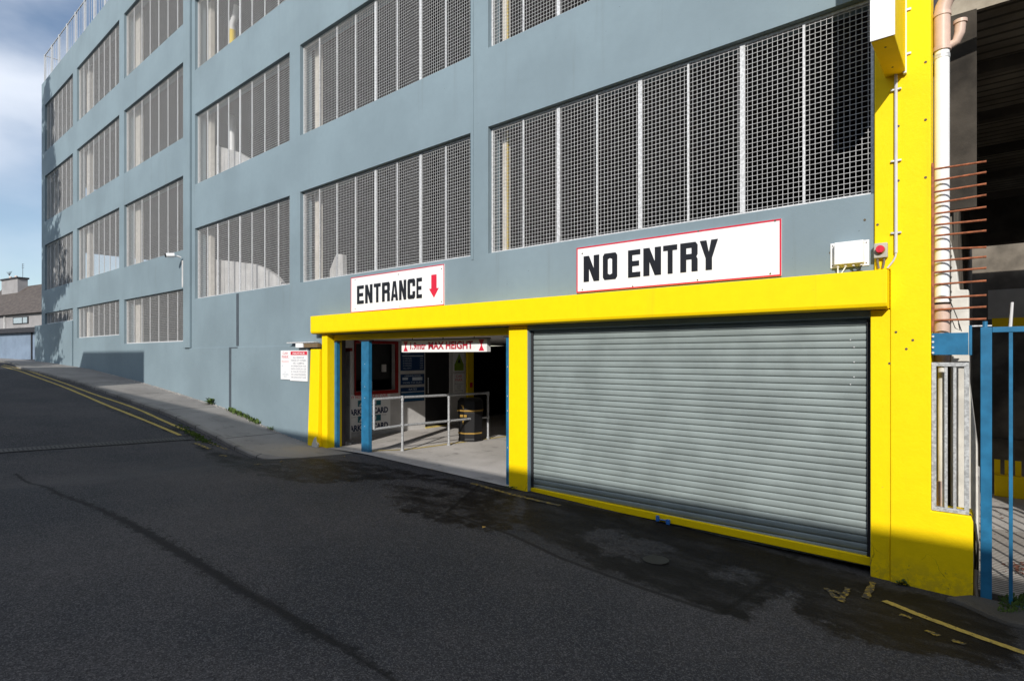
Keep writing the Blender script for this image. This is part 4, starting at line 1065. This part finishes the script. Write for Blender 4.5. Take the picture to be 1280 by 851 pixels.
MB().tube([(px_, py_, CZ(1177, 381, py_)), (px_, py_, CZ(1177, 388, py_)), (px_, py_, CZ(1177, 388.2, py_)), (px_, py_, CZ(1177, 452, py_))], [pr_ * 1.2, pr_ * 1.2, pr_ * 1.03, pr_ * 1.03], 28).build('lower_joint', 'pinkpipe', pi, smooth=True)
MB().tube([(px_, py_, CZ(1177, 440, py_)), (px_, py_, -2.0)], pr_ * .55, 20).build('lower_pipe', 'stainedwhite', pi, smooth=True)
MB().tube([(px_ - .02, py_ - .06, CZ(1177, 600, py_)), (px_ - .02, py_ - .06, -1.60)], .022, 12).build('pink_stub', 'pinkpipe', pi, smooth=True)
# anti-climb spikes
sp = empty('anti_climb_spikes', (xr1 + .02, 0, .3), 'rusty comb of thirteen horizontal anti-climb rods in front of the white drainpipe', 'spikes')
MB().box((xr1 + .003, -.02, CZ(1163, 415, 0)), (xr1 + .022, .03, CZ(1163, 205, 0))).build('mounting_bar', 'rust', sp)
ys_l = [212.5, 227, 241, 255, 268, 282, 295.5, 312, 327, 341, 356, 373, 387.5, 400.5]; ys_r = [202, 215.5, 230, 244, 259, 275, 288.5, 309, 321, 335, 351, 369, 383.5, 398.5]
xe = CX(1233, .0)
for yl, yr_ in zip(ys_l, ys_r):
    yy = -.01
    MB().tube([(xr1 + .01, yy, CZ(1163, yl, yy)), (xe - .02, yy, CZ(1232, yr_, yy)), (xe, yy, CZ(1233, yr_, yy))], [.009, .009, .0105], 8).build('rod', 'rust', sp, smooth=True)
# blue bracket box
bk = empty('blue_bracket', (CX(1188), 0, 0), 'blue painted steel plate bolted beside the yellow pier under the rusty rods', 'bracket')
bz1, bz0 = CZ(1188, 416, -.02), CZ(1188, 443.5, -.02)
MB().box((xr1 + .004, -.02, bz0), (CX(1210.5, -.02), -.008, bz1)).build('plate', 'steel_blue', bk, bevel=.002)
MB().box((CX(1211, -.02), -.025, bz0 - .003), (CX(1215, -.02), .10, bz1 + .06)).build('flange', 'steel_blue', bk, bevel=.003)
b_ = MB()
for q in (.1, .35, .6, .85): b_.tube([(xr1 + .014, -.02, bz0 + (bz1 - bz0) * q), (xr1 + .014, -.032, bz0 + (bz1 - bz0) * q)], .010, 6)
b_.build('bolts', 'galv', bk)
MB().box((CX(1211), -.0, bz1 + .05), (CX(1240), .04, bz1 + .06)).build('hinge_arm', 'galv', bk)
# galvanised frame
gf = empty('galvanised_side_panel', (CX(1187), 0, -1.4), 'narrow galvanised bar panel standing on the low yellow stub beside the gate', 'railing')
gx0, gx1 = CX(1163.5, -.01) + .004, CX(1211.5, -.01); gz1, gz0 = CZ(1187, 453, -.01), zst + .004
t = .034
fr = MB(); fr.box((gx0, -.01, gz0), (gx1, .035, gz0 + t)); fr.box((gx0, -.01, gz1 - t), (gx1, .035, gz1)); fr.box((gx0, -.01, gz0 + t), (gx0 + t, .035, gz1 - t)); fr.box((gx1 - t, -.01, gz0 + t), (gx1, .035, gz1 - t))
fr.build('frame', 'panel_galv', gf, bevel=.003)
for xq_ in (1182.5, 1193.5):
    X = CX(xq_, .01); MB().box((X - .011, .0, gz0 + t), (X + .011, .025, gz1 - t)).build('bar', 'panel_galv', gf, bevel=.002)
# gate
gx = CX(1225.5, .0)
gt = empty('steel_gate', (gx, 0, -2.05), 'tall blue steel bar gate at the right edge of the picture', 'gate')
gzt, gzb = CZ(1232, 409, 0), CZ(1232, 758, 0)
MB().box((gx, -.02, gzb), (CX(1240, 0), .03, gzt)).build('hanging_stile', 'steel_blue', gt, bevel=.004)
MB().box((CX(1240, 0) + .001, -.018, gzt - .045), (2.2, .028, gzt)).build('top_rail', 'steel_blue', gt, bevel=.003)
MB().box((CX(1240, 0) + .001, -.018, gzb), (2.2, .028, gzb + .06)).build('bottom_rail', 'steel_blue', gt, bevel=.003)
MB().box((2.2, -.02, gzb), (2.26, .03, gzt)).build('closing_stile', 'steel_blue', gt, bevel=.004)
X = CX(1263.5, 0); dxx = X - gx
for q in range(1, int((2.2 - gx) / dxx) + 1):
    MB().box((gx + dxx * q - .0125, -.012, gzb + .06), (gx + dxx * q + .0125, .02, gzt - .045)).build('bar', 'steel_blue', gt, bevel=.002)
MB().tube([(gx + .03, .005, gzt), (gx + .03, .005, gzt + .05)], .018, 12).build('hinge_pin', 'steel_blue', gt)
for q in range(1, 8):
    xs_q = gx + .19 * q + .0
    MB().tube([(xs_q, .005, gzt), (xs_q + .012, .005, gzt + .2)], [.012, .010], 8).build('spike', 'offwhite', gt)
# hoses beside the stub
hs = empty('black_hose', (CX(1219), .0, -2), 'black and brown hoses hanging down beside the low yellow stub', 'hose')
def hz(x, y, Y=.02): return (CX(x, Y), Y, CZ(x, y, Y))
MB().tube([hz(1212, 642), hz(1219, 655), hz(1222, 680), hz(1222, 705), hz(1221, 730), hz(1222, 752)], .009, 8).build('hose', 'rubber', hs, smooth=True)
MB().tube([hz(1205, 641, .06), hz(1214, 650, .06), hz(1218, 670, .06), hz(1219, 700, .06), hz(1218, 720, .06)], .008, 8).build('hose', 'rubber', hs, smooth=True)
MB().tube([hz(1220, 712, .0), hz(1219, 730, .0), hz(1221, 748, .0), hz(1226, 760, -.02)], .017, 10).build('thick_hose', 'hose', hs, smooth=True)
cbm = MB(); cbm.tube([hz(1186, 372, .2), hz(1196, 396, .2), hz(1202, 414, .2)], .004, 6); cbm.tube([hz(1190, 400, .2), hz(1194, 410, .2), hz(1200, 413, .2), hz(1198, 404, .2)], .004, 6)
tag(cbm.build('loose_cable', 'rubber'), 'thin tangled black cable behind the white drainpipe joint', 'cable')
# rubble kerb at right
kb = MB(); P = wpts([(1180, 749), (1205, 758), (1235, 772), (1262, 782), (1300, 790), (1300, 772), (1240, 755), (1212, 748)])
kb.prism_z(P, -2.3, -2.02)
struct(kb.build('threshold_kerb', concrete('dirty_threshold', (.05, .046, .04), (.085, .08, .07), .6), bevel=.03))
# ------------------------------------------------------------------ plants
def weed(cx_, cy_, cz__, n, size, spread, label, name='weed', cat='weed', kind=None):
    m = MB()
    for q in range(n):
        a = random.random() * 6.28; r = spread * math.sqrt(random.random()); x = cx_ + r * math.cos(a) * (3 if kind else 1); y = cy_ - abs(r * math.sin(a)) * .5
        h = random.uniform(.2, 1) * size; ln = random.uniform(.35, .7) * size; w_ = ln * .32; th = random.random() * 6.28; tl = random.uniform(-.2, .9)
        dx, dy, dz = math.cos(th) * math.cos(tl), math.sin(th) * math.cos(tl), math.sin(tl); sx, sy = -math.sin(th), math.cos(th)
        b0 = (x, y, cz__ + h * .6)
        m.add([b0, (x + dx * ln * .5 + sx * w_, y + dy * ln * .5 + sy * w_, b0[2] + dz * ln * .5), (x + dx * ln, y + dy * ln, b0[2] + dz * ln * .8), (x + dx * ln * .5 - sx * w_, y + dy * ln * .5 - sy * w_, b0[2] + dz * ln * .55)], [(0, 1, 2, 3)])
        if q % 5 == 0: m.tube([(cx_ + (x - cx_) * .6, cy_, cz__ - .01), b0], .003, 4)
    return tag(m.build(name, 'leaf'), label, cat, kind=kind)
X = CX(268); weed(X, -.08, pave(X, 0), 60, .20, .10, 'leafy green weed growing at the wall foot left of the dark joint')
for x0, x1, n in ((289, 328, 260),):
    m = MB()
    for q in range(n):
        x = random.uniform(CX(x0), CX(x1)); y = -.03 - abs(random.gauss(0, .06)); z = pave(x, y) + .004; h = random.uniform(.04, .11); a = random.random() * 6.28; w_ = .02
        m.add([(x, y, z), (x + w_ * math.cos(a), y + w_ * math.sin(a), z + h * .6), (x + w_ * .4, y, z + h), (x - w_ * math.cos(a), y - w_ * math.sin(a), z + h * .6)], [(0, 1, 2, 3)])
    tag(m.build('grass', 'leaf'), 'green grass and moss along the foot of the grey wall', 'grass', kind='stuff')
X = CX(342); weed(X, -.05, pave(X, 0), 26, .10, .12, 'low green weed at the wall foot nearest the notice boards')
X = CX(1129); weed(X, -.05, lin(X) + .0, 30, .07, .05, 'tiny green weed at the foot of the wide yellow pier')
X = CX(642); weed(X, -.05, lin(X) + .0, 30, .06, .09, 'scrap of weed at the foot of the middle yellow pier')
gxg, gyg = on_ground(245, 545); m = MB()
for q in range(240):
    t = random.random(); x = gxg + random.gauss(0, .38); y = gyg + random.gauss(0, .05) - (x - gxg) * .0; z = road(x, y) + .002; h = random.uniform(.01, .04); a = random.random() * 6.28; w_ = .03
    m.add([(x, y, z), (x + w_ * math.cos(a), y + w_ * math.sin(a), z + h * .6), (x + w_ * .4, y, z + h), (x - w_ * math.cos(a), y - w_ * math.sin(a), z + h * .6)], [(0, 1, 2, 3)])
tag(m.build('moss', 'leaf'), 'moss growing in the gutter at the end of the drain channel', 'moss', kind='stuff')
m = MB()
for q in range(420):
    p0 = on_ground(random.uniform(1248, 1300), random.uniform(752, 772)); x, y = p0; z = -2.03; h = random.uniform(.01, .045); a = random.random() * 6.28; w_ = .010
    m.add([(x, y, z), (x + w_ * math.cos(a), y + w_ * math.sin(a), z + h * .6), (x + w_ * .4, y, z + h), (x - w_ * math.cos(a), y - w_ * math.sin(a), z + h * .6)], [(0, 1, 2, 3)])
tag(m.build('grass', 'leaf'), 'short grass tuft at the gate threshold by the right picture edge', 'grass', kind='stuff')
m = MB()
for q in range(900):
    x = random.uniform(CX(110), CX(380)); y = -.01 - abs(random.gauss(0, .05)); z = pave(x, y) + .004; r0 = random.uniform(.004, .018)
    m.add([(x - r0, y - r0, z), (x + r0, y - r0 * .6, z), (x + r0 * .5, y + r0, z), (x, y, z + r0 * 1.2)], [(0, 1, 3), (1, 2, 3), (2, 0, 3)])
tag(m.build('grit', 'kerb_old'), 'grit and crumbled mortar lying along the foot of the grey wall', 'grit', kind='stuff')
# fallen leaves on the ground
for i, (x, y) in enumerate(((605, 660), (540, 587), (352, 577), (430, 571))):
    p0 = on_ground(x, y); m = MB(); s_ = .035; a = random.random() * 6; z = road(*p0) + .012
    m.add([(p0[0] + s_ * math.cos(a), p0[1] + s_ * math.sin(a), z), (p0[0] - s_ * .6 * math.sin(a), p0[1] + s_ * .6 * math.cos(a), z + .01), (p0[0] - s_ * math.cos(a), p0[1] - s_ * math.sin(a), z), (p0[0] + s_ * .6 * math.sin(a), p0[1] - s_ * .6 * math.cos(a), z + .006)], [(0, 1, 2, 3)])
    tag(m.build('fallen_leaf', 'gold'), 'single small yellow fallen leaf on the dark road', 'leaf', 'yellow leaves fallen on the road')
# ------------------------------------------------------------------ far houses
def ray_at(x, y, Zd):
    t = (x - 640) / F; return Vector(((CC * t - SS) * Zd, (SS * t + CC) * Zd - D, (HY - y) / F * Zd))
GD = 40.0
p_l, p_r = ray_at(-60, 445, 50), ray_at(75, 445, 40)
ax = (p_r - p_l).normalized(); ay = Vector((-ax.y, ax.x, 0))
def loc(u, v, z, o=p_l): q = o + ax * u + ay * v; return (q.x, q.y, z)
def obox(m, u0, u1, v0, v1, z0, z1, o=p_l):
    m.add([loc(u, v, z, o) for z in (z0, z1) for v in (v0, v1) for u in (u0, u1)], [(0, 2, 3, 1), (4, 5, 7, 6), (0, 1, 5, 4), (2, 6, 7, 3), (0, 4, 6, 2), (1, 3, 7, 5)]); return m
def uof(x, o=p_l, v=0):
    # parameter along the front line hit by image column x
    t = (x - 640) / F; k_ = CC * t - SS; e = SS * t + CC
    ox, oy = o.x + ay.x * v, o.y + ay.y * v
    s = (ox * e - k_ * (oy + D)) / (k_ * ax.y - ax.x * e); return s
def zof(x, y, v=0, o=p_l):
    s = uof(x, o, v); q = o + ax * s + ay * v; t = (x - 640) / F
    return (HY - y) / F * (q.x / (CC * t - SS))
ga = empty('flat_roof_garage', loc(3, 0, -.1), 'long pale blue flat roofed garage wall below the tiled house at the far left', 'garage')
zg = zof(30, 416)
u1 = uof(70)
obox(MB(), -8, u1, 0, 6, -.6, zg).build('wall', 'garage', ga)
obox(MB(), -8.3, u1 + .3, -.35, 6.3, zg + .002, zof(30, 410)).build('roof', 'roofdark', ga)
obox(MB(), uof(40), uof(40) + .12, -.08, -.01, -.5, zg).build('downpipe', 'roofdark', ga)
hv = 5.0
ho = empty('tiled_house', loc(3, hv, -.1), 'grey house with brown tiled hip roof and chimney beyond the car park', 'house')
ze = zof(25, 393, hv); zr = zof(20, 358, hv + 3.5) 
hu0, hu1 = -11, uof(75, v=hv)
obox(MB(), hu0, hu1, hv, hv + 8, -.5, ze).build('wall', 'housewall', ho)
rm = MB()
rm.v = [loc(hu0 - .4, hv - .4, ze), loc(hu1 + .4, hv - .4, ze), loc(hu1 + .4, hv + 8.4, ze), loc(hu0 - .4, hv + 8.4, ze), loc(uof(2, v=hv + 4), hv + 4, zr), loc(hu1 - 6.0 if hu1 - 6 > uof(4, v=hv+4) else uof(6, v=hv + 4), hv + 4, zr)]
rm.f = [(0, 1, 5, 4), (1, 2, 5), (2, 3, 4, 5), (3, 0, 4), (3, 2, 1, 0)]
ro_ = rm.build('roof', 'tiles', ho)
uvl = ro_.data.uv_layers.new(name='UVMap')
for pl_ in ro_.data.polygons:
    nrm = pl_.normal; uax = Vector((-nrm.y, nrm.x, 0)); uax = uax.normalized() if uax.length > .01 else Vector((1, 0, 0)); vax = nrm.cross(uax)
    for li in pl_.loop_indices:
        co_ = ro_.data.vertices[ro_.data.loops[li].vertex_index].co; uvl.data[li].uv = (co_.dot(uax), co_.dot(vax))
vch = hv + 3
cu0, cu1 = uof(2, v=vch), uof(22, v=vch)
zc0, zc1 = zof(10, 372, vch), zof(10, 350, vch)
chm = obox(MB(), cu0, cu1, vch, vch + .9, zc0 - 1.2, zc1).build('chimney', 'housewall', ho)
obox(MB(), cu0 - .1, cu1 + .12, vch - .1, vch + 1, zc1 + .001, zc1 + .18).build('chimney_cap', 'roofdark', chm)
for q in (.25, .6):
    uu = cu0 + (cu1 - cu0) * q; b0 = loc(uu, vch + .45, zc1 + .18); MB().tube([b0, (b0[0], b0[1], b0[2] + .28)], [.16, .12], 10).build('chimney_pot', 'pinkpipe', chm)
am_ = MB()
b0 = Vector(loc(cu0 + .7, vch + .45, zc1 + .1))
for q in range(5): am_.tube([b0 + Vector((0, 0, .5)), b0 + ax * (q - 2) * .35 + Vector((0, 0, .95))], .02, 4)
b1 = Vector(loc(cu1 + .0, vch + .45, zc1)); am_.tube([b1, b1 + Vector((0, 0, 1.7))], .02, 5)
for q in range(3): am_.tube([b1 + ax * -.25 + Vector((0, 0, 1.6 - q * .2)), b1 + ax * .35 + Vector((0, 0, 1.6 - q * .2))], .015, 4)
am_.build('aerial', 'roofdark', chm)
wu0, wu1, wz0, wz1 = uof(17, v=hv), uof(36, v=hv), zof(26, 405, hv), zof(26, 396, hv)
wi = obox(MB(), wu0, wu1, hv - .06, hv - .005, wz0, wz1).build('window', 'roofdark', ho)
for q in ((.06, .62), (.68, .95)):
    obox(MB(), wu0 + (wu1 - wu0) * q[0], wu0 + (wu1 - wu0) * q[1], hv - .08, hv - .062, wz0 + .08, wz1 - .08).build('pane', 'glass', wi)
obox(MB(), uof(7, v=hv), uof(7, v=hv) + .14, hv - .15, hv - .01, zof(7, 414, hv), ze).build('downpipe', 'offwhite', ho)
# ------------------------------------------------------------------ behind the viewer: what shades the street
SL = -.55; LAT = -.45       # light direction (LAT, 1, SL)
ob = empty('opposite_terrace', (0, -13, -1.6), 'plain rendered two storey terrace across the street whose shadow lies on the road', 'building')
yo = -11.4
hE = -1.60 + .55 * (-yo)
xs_step = CX(180) + (-LAT) * (-yo)
zl = .15 + .55 * (-yo)
MB().box((xs_step + .002, yo - 8, -3), (22, yo, hE)).build('wall', 'brick_opp', ob)
MB().box((CX(104) + .45 * 11.4, yo - 8.2, -3), (xs_step, yo, zl)).build('wall', 'brick_opp', ob)
for q in range(9):
    xx = -12 + q * 3.4
    for z in (-1.0, 1.8):
        wn = MB().box((xx, yo + .002, z), (xx + 1.1, yo + .05, z + 1.4)).build('window', 'offwhite', ob)
        MB().box((xx + .08, yo + .051, z + .08), (xx + 1.02, yo + .06, z + 1.32)).build('pane', 'roofdark', wn)
# street trees out of frame at the left whose shade falls on the far end
def tree(cx_, cy_, zb, h, r, seed, label):
    random.seed(seed)
    t = empty('evergreen_tree', (cx_, cy_, zb), label, 'tree')
    MB().tube([(cx_, cy_, zb - .2), (cx_ + .1, cy_, zb + h * .5), (cx_, cy_, zb + h * .98)], [.28, .16, .03], 10).build('trunk', 'bark', t)
    m = MB(); lm = MB()
    for k in range(150):
        f = .12 + .88 * k / 150; z = zb + h * f; L_ = r * (1 - ((f - .12) / .9) ** 1.6) * random.uniform(.6, 1.12) + .25; a = random.random() * 6.28
        tip = Vector((cx_ + L_ * math.cos(a), cy_ + L_ * math.sin(a), z + random.uniform(-.4, .5)))
        b0 = Vector((cx_, cy_, z)); lm.tube([b0, tip], [.04, .01], 5)
        for q in range(int(26 + L_ * 26)):
            u = random.uniform(.15, 1.03); c = b0.lerp(tip, u) + Vector((random.gauss(0, .17), random.gauss(0, .17), random.gauss(0, .15)))
            s_ = random.uniform(.12, .26); th = random.random() * 6.28; ph = random.uniform(-1.2, 1.2)
            d1 = Vector((math.cos(th) * math.cos(ph), math.sin(th) * math.cos(ph), math.sin(ph))) * s_; d2 = Vector((-math.sin(th), math.cos(th), random.uniform(-.5, .5))) * s_ * .45
            m.add([c - d1, c + d2, c + d1, c - d2], [(0, 1, 2, 3)])
    lm.build('limbs', 'bark', t); m.build('crown', 'needle', t)
ty = -9.6
tree(CX(58) + .45 * 9.6, ty, road(-30, -9), 17.4, 3.3, 3, 'tall evergreen tree across the road whose shadow darkens the far corner of the car park')
random.seed(11)
# ------------------------------------------------------------------ light, sky, camera
w = bpy.data.worlds.new('World'); scene.world = w; w.use_nodes = True
nt = w.node_tree; bg = nt.nodes['Background']
sky = nt.nodes.new('ShaderNodeTexSky'); sky.sky_type = 'NISHITA'; sky.sun_disc = False
Lv = Vector((LAT, 1, SL)).normalized(); S = -Lv
sky.sun_elevation = math.asin(S.z); sky.sun_rotation = math.atan2(S.x, S.y)
sky.air_density = 1.0; sky.dust_density = .1; sky.ozone_density = 2.0
tc = nt.nodes.new('ShaderNodeTexCoord')
mpn = nt.nodes.new('ShaderNodeMapping'); mpn.inputs['Scale'].default_value = (1.0, 1.0, 2.2); mpn.inputs['Rotation'].default_value = (0, .25, .4); mpn.inputs['Location'].default_value = (.3, .1, .35)
nt.links.new(tc.outputs['Generated'], mpn.inputs[0])
nz = nt.nodes.new('ShaderNodeTexNoise'); nz.inputs['Scale'].default_value = 2.6; nz.inputs['Detail'].default_value = 7; nz.inputs['Roughness'].default_value = .45; nz.inputs['Distortion'].default_value = .0
nt.links.new(mpn.outputs[0], nz.inputs['Vector'])
mr = nt.nodes.new('ShaderNodeMapRange'); mr.interpolation_type = 'SMOOTHSTEP'; mr.inputs[1].default_value = .33; mr.inputs[2].default_value = .66; mr.inputs[4].default_value = .9
nt.links.new(nz.outputs['Fac'], mr.inputs[0])
# more cloud higher up
sep = nt.nodes.new('ShaderNodeSeparateXYZ'); nt.links.new(tc.outputs['Generated'], sep.inputs[0])
mh = nt.nodes.new('ShaderNodeMapRange'); mh.inputs[1].default_value = .10; mh.inputs[2].default_value = .42; mh.inputs[3].default_value = .40; mh.inputs[4].default_value = 1.25
nt.links.new(sep.outputs[2], mh.inputs[0])
ml = nt.nodes.new('ShaderNodeMath'); ml.operation = 'MULTIPLY'; ml.use_clamp = True; nt.links.new(mr.outputs[0], ml.inputs[0]); nt.links.new(mh.outputs[0], ml.inputs[1])
mx = nt.nodes.new('ShaderNodeMix'); mx.data_type = 'RGBA'; nt.links.new(ml.outputs[0], mx.inputs[0]); nt.links.new(sky.outputs[0], mx.inputs[6]); mx.inputs[7].default_value = (7.4, 7.9, 8.8, 1)
nt.links.new(mx.outputs[2], bg.inputs['Color']); bg.inputs['Strength'].default_value = .125
sl = bpy.data.lights.new('sun', 'SUN'); sl.energy = 4.6; sl.angle = math.radians(.53); sl.color = (1, .955, .89)
so_ = bpy.data.objects.new('sun', sl); COL.objects.link(so_); so_.rotation_euler = Lv.to_track_quat('-Z', 'Y').to_euler()
cam = bpy.data.cameras.new('camera'); co_ = bpy.data.objects.new('camera', cam); COL.objects.link(co_)
cam.lens = F / 1280 * 36; cam.sensor_width = 36; cam.shift_y = 19.5 / 1280; cam.clip_end = 1000; cam.clip_start = .05
co_.location = (0, -D, 0); co_.rotation_euler = (math.radians(90), 0, math.asin(SS)); scene.camera = co_
scene.view_settings.view_transform = 'Standard'; scene.view_settings.look = 'None'; scene.view_settings.exposure = 0; scene.view_settings.gamma = 1
scene.render.engine = 'CYCLES'; scene.cycles.max_bounces = 8; scene.cycles.use_denoising = True
